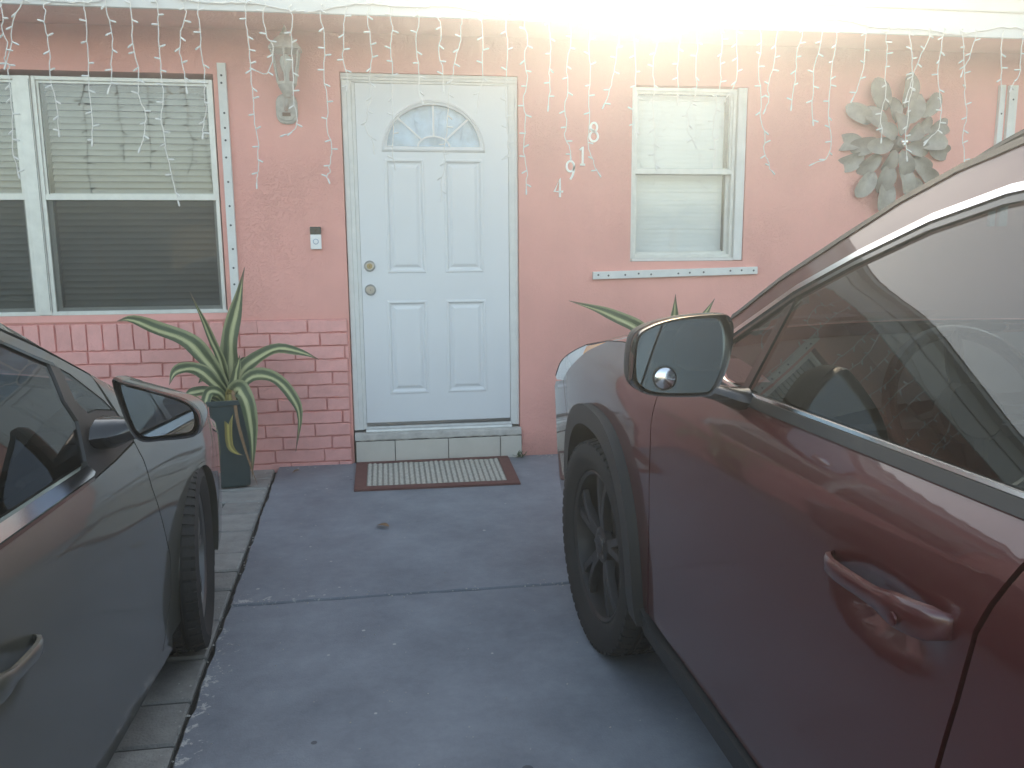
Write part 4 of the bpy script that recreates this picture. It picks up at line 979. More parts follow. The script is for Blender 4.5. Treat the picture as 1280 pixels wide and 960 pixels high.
def wheel(car, parent, u, zc, side, R_, rr, half, rim_mat, steer=0.0, spokes=5, vc=None, seed=0):
    wl_ = bpy.data.objects.new('wheel', None); C.objects.link(wl_)
    cen = car.W(u, (vc - half) * side, zc)
    out = Vector((car.sgn * side, 0, 0))
    T = Matrix.Translation(cen) @ Matrix.Rotation(steer, 4, 'Z') @ out.to_track_quat('Z', 'Y').to_matrix().to_4x4()
    wl_.location = cen; attach(wl_, parent)
    h = half
    g_ = lambda x: [(R_, x + .006), (R_ - .008, x + .004), (R_ - .008, x - .004), (R_, x - .006)]
    prof = [(rr - .004, h * .62), (rr + .004, h * .80), (rr + .03, h * .96), (R_ - .04, h), (R_ - .014, h * .93), (R_ - .003, h * .80)]
    for x in (h * .42, 0.0, -h * .42): prof += g_(x)
    prof += [(R_ - .003, -h * .80), (R_ - .014, -h * .93), (R_ - .04, -h), (rr + .03, -h * .96), (rr - .004, -h * .62)]
    MB().lathe(prof, 72, T, cap=False).obj('tyre', 'rubber', wl_, True, 30)
    mb = MB(); nb = 58
    for k in range(nb):
        for (x0, x1) in ((h * .58, h * .93), (-h * .93, -h * .58), (h * .12, h * .32), (-h * .32, -h * .12)):
            a0 = 2 * math.pi * (k + 0.12) / nb; a1 = 2 * math.pi * (k + 0.80) / nb; sk = 0.018 if x0 > 0 else -0.018
            rt_ = lambda x: R_ + 0.0045 - max(0, abs(x) - h * .78) * 0.55
            rg = []
            for rad in (-0.010, 0.0):
                rg.append([T @ Vector(((rt_(x) + rad) * math.cos(a + sk * (x / h)), (rt_(x) + rad) * math.sin(a + sk * (x / h)), x)) for a, x in ((a0, x0), (a1, x0), (a1, x1), (a0, x1))])
            mb.rings(rg, False, True)
    o = mb.obj('tread', 'rubber', wl_); o['kind'] = 'stuff'
    MB().lathe([(rr + .001, h * .66), (rr + .004, h * .74), (rr - .004, h * .78), (rr - .014, h * .72), (rr - .020, h * .40), (rr - .035, -h * .5), (rr - .02, -h * .9)], 56, T, cap=False).obj('rim', rim_mat, wl_, True, 40)
    MB().lathe([(0.001, -h * .20), (rr - .03, -h * .20), (rr - .03, -h * .24)], 40, T, cap=False).obj('brake_disc', 'cladding', wl_, True)
    for k in range(spokes):
        for dlt in (-0.16, 0.16):
            a = 2 * math.pi * (k + seed * .1) / spokes; rg = []
            for q, wd, hh, th in ((0.20, .020, .58, .03), (0.45, .016, .66, .026), (0.75, .015, .68, .022), (0.97, .020, .64, .02)):
                ang = a + dlt * (0.25 + q * 0.9); rad = q * (rr - .008)
                tx_, ty_ = -math.sin(ang), math.cos(ang); c_ = Vector((rad * math.cos(ang), rad * math.sin(ang), 0))
                rg.append([T @ (c_ + Vector((tx_ * s_ * wd, ty_ * s_ * wd, z_))) for s_, z_ in ((-1, h * hh - th), (1, h * hh - th), (.75, h * hh), (-.75, h * hh))])
            MB().rings(rg).obj('spoke', rim_mat, wl_, bevel=0.002)
    MB().lathe([(0.060, h * .40), (0.058, h * .60), (0.050, h * .64), (0.032, h * .645), (0.030, h * .69), (0.002, h * .70)], 28, T, cap=False).obj('hub_cap', rim_mat, wl_, True, 40)
    for k in range(5):
        a = 2 * math.pi * (k + .5) / 5
        MB().lathe([(0.009, h * .45), (0.009, h * .66), (0.006, h * .675)], 6, T @ Matrix.Translation((0.044 * math.cos(a), 0.044 * math.sin(a), 0))).obj('lug_nut', 'rimsilver', wl_)
    return wl_
def closed_curve(pts, n):
    P = [np.array(p, float) for p in pts]; m = len(P); out = []
    for k in range(n):
        x = k / n * m; i = int(x); t_ = x - i; a, b, c, d = P[(i - 1) % m], P[i % m], P[(i + 1) % m], P[(i + 2) % m]
        out.append(0.5 * (2 * b + (c - a) * t_ + (2 * a - 5 * b + 4 * c - d) * t_ * t_ + (3 * b - a - 3 * c + d) * t_ ** 3))
    return out
def mirror_unit(parent, outline, y0, arm, shell_m, cap_m, depth, tilt, lean, flipx=None, spot=None, glass_s=0.91, gm='mirror'):
    """wing mirror: outline (x,z) of its rear face at y0, housing reaching forward by depth; flipx mirrors it to the far side of a car centred there"""
    fx = (lambda x: x) if flipx is None else (lambda x: 2 * flipx - x)
    mu = bpy.data.objects.new('wing_mirror', None); C.objects.link(mu)
    oc = closed_curve(outline, 48); cx = sum(p[0] for p in oc) / 48; cz = sum(p[1] for p in oc) / 48
    mu.location = (fx(cx), y0 + depth / 2, cz); attach(mu, parent)
    def ring(sx, sz, dy, dx=0, dz=0): return [Vector((fx(cx + (p[0] - cx) * sx + dx), y0 + dy, cz + (p[1] - cz) * sz + dz)) for p in oc]
    MB().rings([ring(.90, .88, 0.020), ring(.94, .93, 0.004), ring(.985, .98, 0.0), ring(1.0, 1.0, 0.008), ring(1.0, 1.0, 0.022)], False, False).obj('mirror_bezel', shell_m, mu, True, 50)
    MB().rings([ring(1.005, 1.005, 0.022), ring(1.01, 1.0, 0.04), ring(.97, .94, 0.04 + depth * .35, 0.003, 0.0), ring(.84, .78, 0.04 + depth * .70, .008, -.002), ring(.62, .55, 0.04 + depth * .90, .012, -.004), ring(.30, .26, 0.04 + depth, .014, -.004)], False, True).obj('mirror_shell', cap_m, mu, True, 60)
    gp = []
    for p in oc:
        x, z = (p[0] - cx) * glass_s, (p[1] - cz) * (glass_s - .02)
        gp.append(Vector((fx(cx + x), y0 + 0.012 + z * math.tan(tilt) + x * math.tan(lean), cz + z)))
    MB().add(gp, [tuple(range(48))]).obj('mirror_glass', gm, mu, fix=False)
    if spot:
        sx, sz, sr = spot; x, z = sx - cx, sz - cz
        T = Matrix.Translation((fx(sx), y0 + 0.012 + z * math.tan(tilt) + x * math.tan(lean) - 0.0015, sz)) @ RX
        MB().lathe([(sr, -0.001), (sr, 0.0015), (sr * .88, 0.0022)], 26, T, cap=False).obj('spot_mirror_rim', 'cladding', mu, True)
        MB().lathe([(sr * .88, 0.0012), (sr * .7, 0.0042), (sr * .4, 0.0070), (sr * .05, 0.0082)], 26, T, cap=True).obj('spot_mirror', 'carchrome', mu, True, 80)
    rg = []
    for (x, y, z, w_, h_) in arm:
        rg.append([Vector((fx(x), y + w_ * math.cos(R(k * 36)), z + h_ * math.sin(R(k * 36)))) for k in range(10)])
    MB().rings(rg).obj('mirror_arm', shell_m, mu, True, 50)
    return mu
def liner(car, parent, cu, cz, ru, rz, e, side, vin=0.42):
    a = arc_pts(cu, cz, ru, rz, -25, 205, 40, e)
    mb = MB().rings([[car.W(u, (car.V(u, min(max(z, .2), .7)) - 0.012) * side, z) for u, z in a], [car.W(u, vin * side, z) for u, z in a]], False, False, False)
    o = len(mb.v); mb.v += [tuple(car.W(u, vin * side, z)) for u, z in a]; mb.f.append(tuple(range(o, o + len(a))))
    return mb.obj('wheel_arch_liner', 'cladding', parent, True, 40)
def seat_pair(car, parent, u, vs_, zc, ztop):
    for v in vs_:
        st = bpy.data.objects.new('seat', None); C.objects.link(st); st.location = car.W(u, v, zc); attach(st, parent)
        cen = car.W(u, v, zc)
        MB().box(cen.x - .22, cen.x + .22, cen.y - .25, cen.y + .25, zc - .08, zc + .08).obj('seat_cushion', 'seat', st, True, 60, bevel=0.05)
        rg = []
        for q, wd, th in ((0, .21, .06), (.2, .23, .07), (.6, .23, .065), (.9, .20, .05), (1.0, .16, .03)):
            z = zc + .02 + (ztop - zc) * q; uu = u + .22 + .16 * q
            rg.append([car.W(uu + th * math.copysign(abs(math.sin(t_)) ** .6, math.sin(t_)), v + wd * math.copysign(abs(math.cos(t_)) ** .6, math.cos(t_)), z) for t_ in [R(360 * k / 20) for k in range(20)]])
        MB().rings(rg).obj('seat_back', 'seat', st, True, 60)
        rg = []
        for q, wd, th in ((0, .09, .03), (.15, .125, .045), (.7, .125, .045), (1.0, .09, .025)):
            z = ztop + .03 + .15 * q; uu = u + .40
            rg.append([car.W(uu + th * math.copysign(abs(math.sin(t_)) ** .6, math.sin(t_)), v + wd * math.copysign(abs(math.cos(t_)) ** .6, math.cos(t_)), z) for t_ in [R(360 * k / 16) for k in range(16)]])
        MB().rings(rg).obj('headrest', 'seat', st, True, 60)
def steering(car, parent, u, v, z, r, tilt):
    st = bpy.data.objects.new('steering_wheel', None); C.objects.link(st); cen = car.W(u, v, z); st.location = cen; attach(st, parent)
    ax = Vector((0, -math.cos(tilt), math.sin(tilt))); T = Matrix.Translation(cen) @ ax.to_track_quat('Z', 'X').to_matrix().to_4x4()
    ring = [T @ Vector((r * math.cos(2 * math.pi * k / 48), r * math.sin(2 * math.pi * k / 48), 0)) for k in range(49)]
    MB().tube(ring, 0.014, 10, False).obj('wheel_rim', 'gloss', st, True)
    MB().lathe([(0.055, -0.03), (0.065, 0.0), (0.055, 0.02), (0.01, 0.028)], 20, T).obj('airbag_cover', 'cabin', st, True)
    for a in (0, 180, 270):
        dx = Vector((math.cos(R(a)), math.sin(R(a)), 0))
        MB().tube([T @ (dx * .05), T @ (dx * (r * .6) + Vector((0, 0, -.01))), T @ (dx * r)], [.024, .018, .016], 8).obj('wheel_spoke', 'cabin', st, True)
    MB().tube([cen + ax * -.02, cen - ax * .30], .03, 10).obj('steering_column', 'cabin', st, True)

def handle(car, parent, u0, u1, z0, z1, m, proud, both=True, lockside=True):
    for sd_ in ((1, -1) if both else (1,)):
        hd = bpy.data.objects.new('door_handle', None); C.objects.link(hd); hd.location = car.W((u0 + u1) / 2, car.V(u0, z0) * sd_, (z0 + z1) / 2); attach(hd, parent)
        rg = []; n_ = 26
        for i in range(n_ + 1):
            q = i / n_; u = u0 + (u1 - u0) * q; z = z0 + (z1 - z0) * q
            lift = proud * (1 - abs(2 * q - 1) ** 4.5) ** 0.8 if 0 < q < 1 else 0
            hh = (0.0125 + 0.009 * (1 / (1 + math.exp(-(q - .68) * 28)))) * (1 - max(0, abs(2 * q - 1) - .86) / .14 * .35)
            th = 0.0065 + 0.003 * (1 / (1 + math.exp(-(q - .68) * 28)))
            vb = car.V(u, z) + lift - 0.002
            rg.append([car.W(u, (vb + th * a) * sd_, z + hh * b) for a, b in ((-1, -.7), (-.6, -1), (.5, -1), (.9, -.75), (1.05, 0.1), (.95, .7), (.5, 1), (-.6, 1), (-1, .7))])
        MB().rings(rg).obj('handle_bar', m, hd, True, 50)
        if lockside:
            u = u0 + (u1 - u0) * .80; z = z0 + (z1 - z0) * .80
            T = Matrix.Translation(car.W(u, (car.V(u, z) + proud + .0085) * sd_, z - .006)) @ Vector((car.sgn * sd_, 0, 0)).to_track_quat('Z', 'Y').to_matrix().to_4x4()
            MB().lathe([(0.0085, -.002), (0.0085, 0.0012), (0.006, 0.0016)], 18, T).obj('key_cover', m, hd, True)
def cup(u0, z0, ru, rz, d):
    def f(u, z):
        q = ((u - u0) / ru) ** 2 + ((z - z0) / rz) ** 2
        return -d * (1 - q) ** 1.2 if q < 1 else 0.0
    return f
def common(car, body, m, rear0, glassm='carglass'):
    z = 0.2
    # nose and tail faces
    u0 = 0.02
    def nose(a, b):
        q = -1 + 2 * b; z_ = 0.22 + (car.top(u0) - 0.22) * a
        bul = float(np.interp(u0, *zip(*car.bulge)))
        return car.W(u0 - bul * (1 - q * q) - 0.03 * math.sin(math.pi * a), car.V(u0, z_, False) * q, z_)
    MB().grid(nose, 10, 24).obj('front_bumper', m, body, True, 60)
    def grille(a, b):
        q = -.62 + 1.24 * b; z_ = 0.42 + 0.20 * a; bul = float(np.interp(u0, *zip(*car.bulge)))
        return car.W(u0 - bul * (1 - q * q) - 0.045, car.V(u0, z_, False) * q, z_)
    MB().grid(grille, 6, 18).obj('grille', 'gloss', body, True)
    ur = car.L - 0.03
    MB().grid(lambda a, b: car.W(ur + 0.06 * (1 - (2 * b - 1) ** 2), car.V(ur, .3 + (rear0 - .3) * a, False) * (2 * b - 1), .26 + (rear0 - .26) * a), 10, 20).obj('rear_bumper', m, body, True)
    MB().box(*sorted((car.Xc - .43, car.Xc + .43)), car.yf - car.L + .15, car.yf - .2, 0.17, 0.24).obj('underbody', 'cladding', body)

# ---------------------------------------------------------------- the red car on the right
suv = Car(Xc=1.66, sgn=-1, yf=-1.60, L=4.32, uf=.80, kf=.045, nr=.16, nd=.16, rr=.002,
    P=[(.0, .74), (.20, .785), (.28, .815), (.34, .824), (.50, .833), (.70, .841), (.86, .843), (.905, .836), (.94, .826), (.965, .812), (.985, .797), (1.0, .788), (1.03, .775), (1.2, .70), (1.4, .602), (1.6, .52)],
    T=[(0, .66), (.1, .745), (.2, .80), (.3, .848), (.4, .885), (.55, .928), (.7, .968), (.9, 1.0), (1.05, 1.012), (1.25, 1.02), (1.45, 1.035), (1.55, 1.06), (1.65, 1.10), (1.741, 1.146), (1.868, 1.226), (2.02, 1.302), (2.147, 1.363), (2.255, 1.402), (2.4, 1.435), (2.7, 1.462), (3.2, 1.465), (3.8, 1.44), (4.0, 1.41), (4.15, 1.25), (4.25, 1.0), (4.32, .8)],
    crown=[(0, .02), (.4, .055), (1.3, .055), (1.5, .03), (1.6, .012), (2.4, .045), (3.5, .05), (4.1, .02), (4.4, .0)],
    bulge=[(0, .14), (.4, .12), (1.45, .20), (1.6, .22), (2.2, .10), (2.6, .0), (3.8, 0), (4.1, -.04), (4.4, -.05)])
sv = thing('parked_car', 'dark red sport utility car with black wheel arches on the right of the driveway', 'car', (1.66, -3.7, 0), 'cars parked nose to the house')
AU, AZ, EX = .98, .33, 2.5
RAU = 3.43
G_ = [(1.60, 1.015), (1.70, 1.068), (1.777, 1.117), (1.948, 1.213), (2.098, 1.277), (2.252, 1.332), (2.391, 1.364), (2.7, 1.392), (3.3, 1.392), (3.75, 1.345), (3.93, 1.26)]
Tl = [tuple(x) for x in suv.T]
seamF = [(1.462, .318), (1.475, .40), (1.502, .62), (1.518, .85), (1.535, .985), (1.560, 1.052)]
seamR = [(2.575, .318), (2.588, .5), (2.612, .655), (2.637, .753), (2.659, .852), (2.673, .89), (2.695, .94), (2.712, .986)]
body = sv
fen = arc_pts(AU, AZ, .43, .455, 150, -3, 40, EX) + [(u - .006, z) for u, z in seamF] + [(u, z - .003) for u, z in reversed(seg(Tl, .90, 1.54))] + [(.76, .951), (.55, .862), (.42, .806), (.50, .66)]
suv.panel('fender', fen, 'red', body, step=.03)
suv.panel('headlamp', [(.20, .768), (.42, .798), (.55, .855), (.70, .918)] + [(u, z - .004) for u, z in reversed(seg(Tl, .16, .70))], 'lens', body, off=-.004, step=.03)
suv.panel('side_marker', [(.705, .921), (.76, .944), (.885, .994), (.70, .960)], 'amber', body, off=-.004, step=.02)
suv.panel('bumper_side', [(.03, .26), (.545, .26)] + arc_pts(AU, AZ, .43, .455, 189, 152, 12, EX) + [(.494, .66), (.415, .798), (.20, .760), (.03, .66)], 'red', body, step=.03)
for cu in (AU, RAU):
    suv.panel('arch_cladding', arc_pts(cu, AZ, .440, .465, -8, 188, 44, EX) + arc_pts(cu, AZ, .374, .400, 188, -8, 44, EX), 'cladding', body, off=.030, step=.025, ret=.05)
    for sd_ in (1, -1): liner(suv, body, cu, AZ, .388, .412, EX, sd_)
door_disp = cup(2.49, .800, .125, .050, .024)
suv.panel('front_door', seamF + [(1.64, 1.035), (1.74, 1.010), (1.82, .988), (1.95, .984)] + [(u - .005, z) for u, z in reversed(seamR)] + [(2.2, .318), (1.8, .318)], 'red', body, step=.022, disp=door_disp)
rd = [(u + .003, z) for u, z in seamR] + [(3.30, .986), (3.38, .986), (3.36, .80)] + arc_pts(RAU, AZ, .43, .455, 118, 183, 16, EX)
suv.panel('rear_door', rd + [(2.9, .318)], 'red', body, step=.035, disp=cup(3.25, .82, .10, .045, .02))
suv.panel('quarter_panel', arc_pts(RAU, AZ, .43, .455, -3, 116, 24, EX) + [(3.368, .80), (3.388, .986), (3.9, .99), (4.1, 1.0), (4.24, .99), (4.27, .80), (4.29, .30), (3.9, .30)], 'red', body, step=.04)
suv.panel('rocker_cladding', [(1.375, .215), (3.02, .215), (3.02, .31), (1.9, .308), (1.7, .306), (1.56, .292), (1.47, .300), (1.42, .318), (1.395, .33)], 'cladding', body, off=.012, step=.03, ret=.06)
suv.panel('roof_side', [(1.564, 1.050)] + [(u, z - .003) for u, z in seg(Tl, 1.575, 4.02)] + [(3.97, 1.275)] + list(reversed(seg(G_, 1.70, 3.93))) + [(1.64, 1.043)], 'red', body, step=.028)
suv.panel('window_chrome', strip(shift(seg(G_, 1.745, 3.90), -.001), .013), 'carchrome', body, off=.005, step=.03, ret=.010)
suv.panel('roof_gutter', strip(shift(seg(Tl, 1.72, 3.95), .004), .013), 'cladding', body, off=.003, step=.02, ret=.02)
suv.panel('window_seal', strip(shift(seg(G_, 1.76, 3.90), -.0145), .014), 'gloss', body, off=.001, step=.03)
beltl = [(1.76, 1.024), (1.82, 1.003), (1.875, .998), (1.95, .996), (2.7, .998), (3.4, 1.0), (3.9, 1.02)]
suv.panel('belt_chrome', strip(shift(beltl, .008), .005), 'carchrome', body, off=.004, step=.03, ret=.006)
suv.panel('belt_seal', strip(shift(beltl, .002), .017), 'seal', body, off=.005, step=.03, ret=.012)
gt = shift(G_, -.028)
suv.panel('quarter_light', [(1.775, 1.032), (1.82, 1.012), (1.902, 1.006)] + list(reversed(seg(gt, 1.782, 1.925))), 'carglass', body, off=-.006, step=.03, ret=0)
suv.panel('window_divider', [(1.902, 1.004), (1.928, 1.003), (1.955, float(np.interp(1.955, *zip(*gt)))), (1.927, float(np.interp(1.927, *zip(*gt))))], 'gloss', body, off=-.003, step=.02)
suv.panel('front_window', [(1.929, 1.004), (2.64, 1.006)] + list(reversed(seg(gt, 1.956, 2.635))), 'carglass', body, off=-.006, step=.03, ret=0)
suv.panel('centre_pillar', [(2.642, 1.006), (2.742, 1.006)] + list(reversed(seg(gt, 2.637, 2.738))), 'gloss', body, off=-.003, step=.03)
suv.panel('rear_window', [(2.745, 1.006), (3.42, 1.008)] + list(reversed(seg(gt, 2.742, 3.42))), 'carglass', body, off=-.006, step=.04, ret=0)
suv.panel('rear_pillar', [(3.423, 1.0), (4.235, 1.0), (4.15, 1.22), (4.03, 1.395), (3.975, 1.27), (3.93, 1.24)] + list(reversed(seg(gt, 3.423, 3.9))), 'red', body, off=-.002, step=.04)
suv.panel('tail_lamp', [(4.12, .86), (4.262, .86), (4.235, .985), (4.12, .985)], mat('tail_lamp_red', (.35, .01, .01), .15, 0, 1), body, off=.006, step=.04)
suv.topgrid('bonnet', .16, 1.50, 'red', body, 30, 30)
suv.topgrid('cowl', 1.50, 1.60, 'cladding', body, 4, 24, -.006)
suv.topgrid('windscreen', 1.60, 2.26, glass('windscreen_glass', (0.72, 0.76, 0.74), 0.07, 0, .012), body, 20, 26, -.002, .985)
suv.topgrid('roof', 2.262, 3.98, 'red', body, 30, 26)
suv.topgrid('tailgate', 3.985, 4.30, 'gloss', body, 12, 24)
for sd_ in (1, -1):
    rp = [suv.W(u, (suv.V(u, suv.top(u)) - .025) * sd_, suv.top(u) + dz) for u, dz in ((2.20, -.004), (2.30, .012), (2.45, .024), (2.65, .030), (3.0, .032), (3.5, .032), (3.75, .028), (3.92, .0))]
    MB().tube([Vector(p) for p in bez(rp, 30)], .009, 8).obj('roof_rail', 'cladding', body, True)
common(suv, body, 'red', .98)
suv.panel('door_card', [(1.5, .32), (3.0, .32), (3.1, .80), (3.35, .80), (3.4, .992), (1.80, .992), (1.60, .98)], 'cabin', body, off=-.055, step=.06, ret=0)
MB().box(suv.Xc - .74, suv.Xc + .74, suv.yf - 3.05, suv.yf - 1.42, .205, .30).obj('floor_pan', 'cladding', body)
MB().grid(lambda a, b: suv.topo(1.60 + .02 * a, (-1 + 2 * b) * .93, -.02) + Vector((0, -.42 * a, -.02 - .10 * a * a)), 10, 20).obj('dashboard', 'cabin', body, True, 60)
MB().box(suv.Xc - .70, suv.Xc + .70, suv.yf - 1.98, suv.yf - 1.60, .45, .93).obj('dash_front', 'cabin', body, bevel=.03)
MB().box(suv.Xc - .12, suv.Xc + .12, suv.yf - 2.02, suv.yf - 1.985, .92, 1.06).obj('dash_screen', 'gloss', body, bevel=.008)
steering(suv, body, 2.04, .38, .965, .165, R(24))
seat_pair(suv, body, 2.55, (.36, -.36), .58, 1.12); seat_pair(suv, body, 3.25, (.36, -.36), .62, 1.10)
MB().box(suv.Xc - .035, suv.Xc + .035, suv.yf - 2.30, suv.yf - 2.28, 1.30, 1.36).obj('rear_view_mirror', 'gloss', body, bevel=.01)
handle(suv, body, 2.362, 2.622, .830, .838, 'red', .034)
handle(suv, body, 3.13, 3.37, .850, .858, 'red', .034)
for (u, st_) in ((AU, R(4.0)), (RAU, 0)):
    wheel(suv, body, u + .015, .346, 1, .341, .243, .105, 'rim', st_, vc=.872, seed=2)
    wheel(suv, body, u + .015, .346, -1, .341, .243, .105, 'rim', st_, vc=.872)
mo = [(0.618, 1.051), (.624, 1.117), (.65, 1.141), (.707, 1.157), (.784, 1.162), (.808, 1.154), (.814, 1.12), (.804, 1.06), (.782, 1.015), (.758, 1.006), (.665, 1.010), (.629, 1.026)]
arm_ = [(.745, -3.545, 1.018, .020, .012), (.80, -3.540, 1.005, .030, .016), (.845, -3.535, .990, .045, .022), (.875, -3.530, .985, .055, .026)]
mirror_unit(body, mo, -3.60, arm_, 'gloss', 'cladding', .10, R(7), R(3), None, (.682, 1.044, .0235))
mirror_unit(body, mo, -3.60, arm_, 'gloss', 'cladding', .10, R(7), R(3), suv.Xc)

# ---------------------------------------------------------------- the dark grey car on the left
sed = Car(Xc=-1.28, sgn=1, yf=-1.62, L=4.40, uf=.75, kf=.085, nr=.16, nd=.20, rr=.03,
    P=[(0, .79), (.15, .805), (.22, .812), (.4, .822), (.55, .824), (.62, .822), (.72, .812), (.76, .805), (.785, .796), (.83, .78), (1.0, .695), (1.25, .555), (1.4, .47)],
    T=[(0, .55), (.1, .61), (.2, .66), (.4, .725), (.6, .775), (.8, .82), (1.0, .87), (1.1, .912), (1.142, .945), (1.269, 1.014), (1.383, 1.084), (1.484, 1.146), (1.7, 1.225), (2.0, 1.272), (2.5, 1.285), (3.0, 1.24), (3.4, 1.12), (3.75, .96), (4.25, .92), (4.40, .78)],
    crown=[(0, .02), (.4, .06), (.95, .06), (1.15, .02), (1.25, .012), (2.0, .05), (3.0, .05), (3.6, .03), (4.4, .0)],
    bulge=[(0, .16), (.4, .14), (1.0, .20), (1.2, .24), (1.75, .10), (2.2, .0), (3.2, 0), (3.6, -.10), (4.4, -.12)])
sd2 = thing('parked_car', 'dark grey saloon car with bright window trim parked on the left paving', 'car', (-1.28, -3.8, 0), 'cars parked nose to the house')
body = sd2
AU2, AZ2, RU2 = .72, .282, 3.30
Ts = [tuple(x) for x in sed.T]
sF = [(1.215, .205), (1.125, .335), (1.122, .45), (1.170, .56), (1.215, .67), (1.238, .78), (1.240, .800)]
sR = [(2.30, .205), (2.32, .45), (2.36, .65), (2.40, .786)]
fen = arc_pts(AU2, AZ2, .327, .325, 165, -14, 44) + [(1.10, .205)] + [(u - .006, z) for u, z in sF] + [(1.234, .89), (1.24, .985)] + [(u, z - .003) for u, z in reversed(seg(Ts, .42, 1.245))] + [(.40, .66), (.36, .52)]
sed.panel('fender', fen, 'grey', body, step=.028)
sed.panel('headlamp', [(.10, .575), (.39, .66), (.41, .72)] + [(u, z - .004) for u, z in reversed(seg(Ts, .08, .40))], 'lens', body, off=-.003, step=.03)
sed.panel('bumper_side', [(.03, .20), (.41, .20)] + arc_pts(AU2, AZ2, .327, .325, 194, 167, 10) + [(.354, .52), (.39, .65), (.10, .565), (.03, .53)], 'grey', body, step=.03)
for cu in (AU2, RU2):
    sed.panel('arch_lip', arc_pts(cu, AZ2, .3265, .3245, -14, 194, 48) + arc_pts(cu, AZ2, .314, .312, 194, -14, 48), 'grey', body, off=.001, step=.03, ret=.03)
    for sd_ in (1, -1): liner(sed, body, cu, AZ2, .318, .316, 2.0, sd_)
sed.panel('front_door', sF + [(1.40, .790), (1.55, .785)] + [(u - .005, z) for u, z in reversed(sR)], 'grey', body, step=.025, disp=cup(2.12, .600, .12, .05, .022))
sed.panel('rear_door', sR + [(2.9, .79), (3.10, .80), (3.08, .62)] + arc_pts(RU2, AZ2, .327, .325, 130, 194, 16) + [(2.6, .205)], 'grey', body, step=.04, disp=cup(2.95, .62, .10, .045, .02))
sed.panel('quarter_panel', arc_pts(RU2, AZ2, .327, .325, -14, 127, 28) + [(3.086, .62), (3.106, .80), (3.4, .84), (3.75, .90), (4.2, .90), (4.36, .76), (4.37, .25), (3.7, .20)], 'grey', body, step=.04)
sed.panel('sill_panel', [(1.09, .150), (3.0, .150), (2.985, .199), (1.095, .199)], 'grey', body, off=-.004, step=.04, ret=.05)
dt = [(1.245, .975), (1.256, .985), (1.405, 1.066), (1.519, 1.119), (1.8, 1.196), (2.1, 1.228), (2.5, 1.234), (3.0, 1.185), (3.35, 1.07)]
sed.panel('roof_side', [(u, z - .003) for u, z in seg(Ts, 1.25, 3.74)] + [(3.45, 1.02), (3.35, 1.078)] + [(u, z + .008) for u, z in reversed(dt[1:-1])], 'grey', body, step=.028)
gt2 = [(1.29, .945), (1.35, 1.000), (1.385, 1.022), (1.458, 1.052), (1.558, 1.099), (1.8, 1.168), (2.1, 1.199), (2.5, 1.205), (3.0, 1.15), (3.28, 1.05)]
sed.panel('door_frame', dt + [(3.34, 1.04)] + [(u, z) for u, z in reversed(gt2)] + [(1.262, .920), (1.246, .893)], 'grey', body, step=.025, off=-.002)
sed.panel('window_trim', strip(shift(seg(gt2, 1.40, 3.2), .006), .010), 'gloss', body, off=.002, step=.03)
sed.panel('belt_chrome', [(1.535, .802), (1.555, .798), (3.1, .804), (3.1, .826), (1.535, .819)], 'carchrome', body, off=.008, step=.012, ret=.012, disp=lambda u, z: -.45 * (z - .80))
sed.panel('belt_seal', [(1.545, .786), (3.1, .793), (3.1, .799), (1.545, .7925)], 'gloss', body, off=.004, step=.03)
sail = [(1.244, .806), (1.40, .794), (1.540, .789), (1.540, .828), (1.462, .905), (1.463, .955), (1.420, 1.033), (1.386, 1.020), (1.415, .945), (1.392, .908), (1.33, .905), (1.250, .889)]
sed.panel('mirror_sail', sail, 'cladding', body, off=.001, step=.025)
sed.panel('quarter_light', [(1.252, .893), (1.33, .909), (1.39, .912), (1.411, .946), (1.384, 1.018), (1.35, .998), (1.29, .943), (1.264, .917)], 'carglass', body, off=-.004, step=.03, ret=0)
gf = [p for p in gt2 if p[0] > 1.44 and p[0] < 2.4]
sed.panel('front_window', [(1.544, .828), (2.37, .832), (2.33, float(np.interp(2.33, *zip(*gt2))))] + list(reversed(gf)) + [(1.424, 1.036), (1.467, .956), (1.466, .906)], 'carglass', body, off=-.004, step=.03, ret=0)
sed.panel('centre_pillar', [(2.373, .832), (2.47, .832), (2.43, float(np.interp(2.43, *zip(*gt2)))), (2.333, float(np.interp(2.333, *zip(*gt2))))], 'gloss', body, off=-.002, step=.03)
sed.panel('rear_window', [(2.474, .832), (3.10, .836)] + list(reversed(seg(gt2, 2.434, 3.2))), 'carglass', body, off=-.004, step=.04, ret=0)
sed.panel('rear_pillar', [(3.104, .805), (3.76, .905), (3.74, .955), (3.46, 1.015), (3.35, 1.04)] + [(3.2, float(np.interp(3.2, *zip(*gt2))))], 'grey', body, off=-.003, step=.04)
sed.panel('tail_lamp', [(4.1, .78), (4.34, .76), (4.22, .88), (4.1, .885)], bpy.data.materials['tail_lamp_red'], body, off=.005, step=.04)
sed.topgrid('bonnet', .10, 1.05, 'grey', body, 26, 28)
sed.topgrid('cowl', 1.05, 1.14, 'cladding', body, 4, 22, -.006)
sed.topgrid('windscreen', 1.14, 1.80, bpy.data.materials['windscreen_glass'], body, 20, 24, -.002, .985)
sed.topgrid('roof', 1.802, 2.95, 'grey', body, 26, 24)
sed.topgrid('rear_window_glass', 2.952, 3.70, 'carglass', body, 16, 24, -.002)
sed.topgrid('boot_lid', 3.702, 4.38, 'grey', body, 14, 24)
common(sed, body, 'grey', .77)
sed.panel('door_card', [(1.25, .22), (2.9, .22), (3.0, .70), (3.1, .82), (1.50, .822), (1.30, .79)], 'cabin', body, off=-.055, step=.06, ret=0)
MB().box(sed.Xc - .74, sed.Xc + .74, sed.yf - 2.95, sed.yf - 1.08, .155, .24).obj('floor_pan', 'cladding', body)
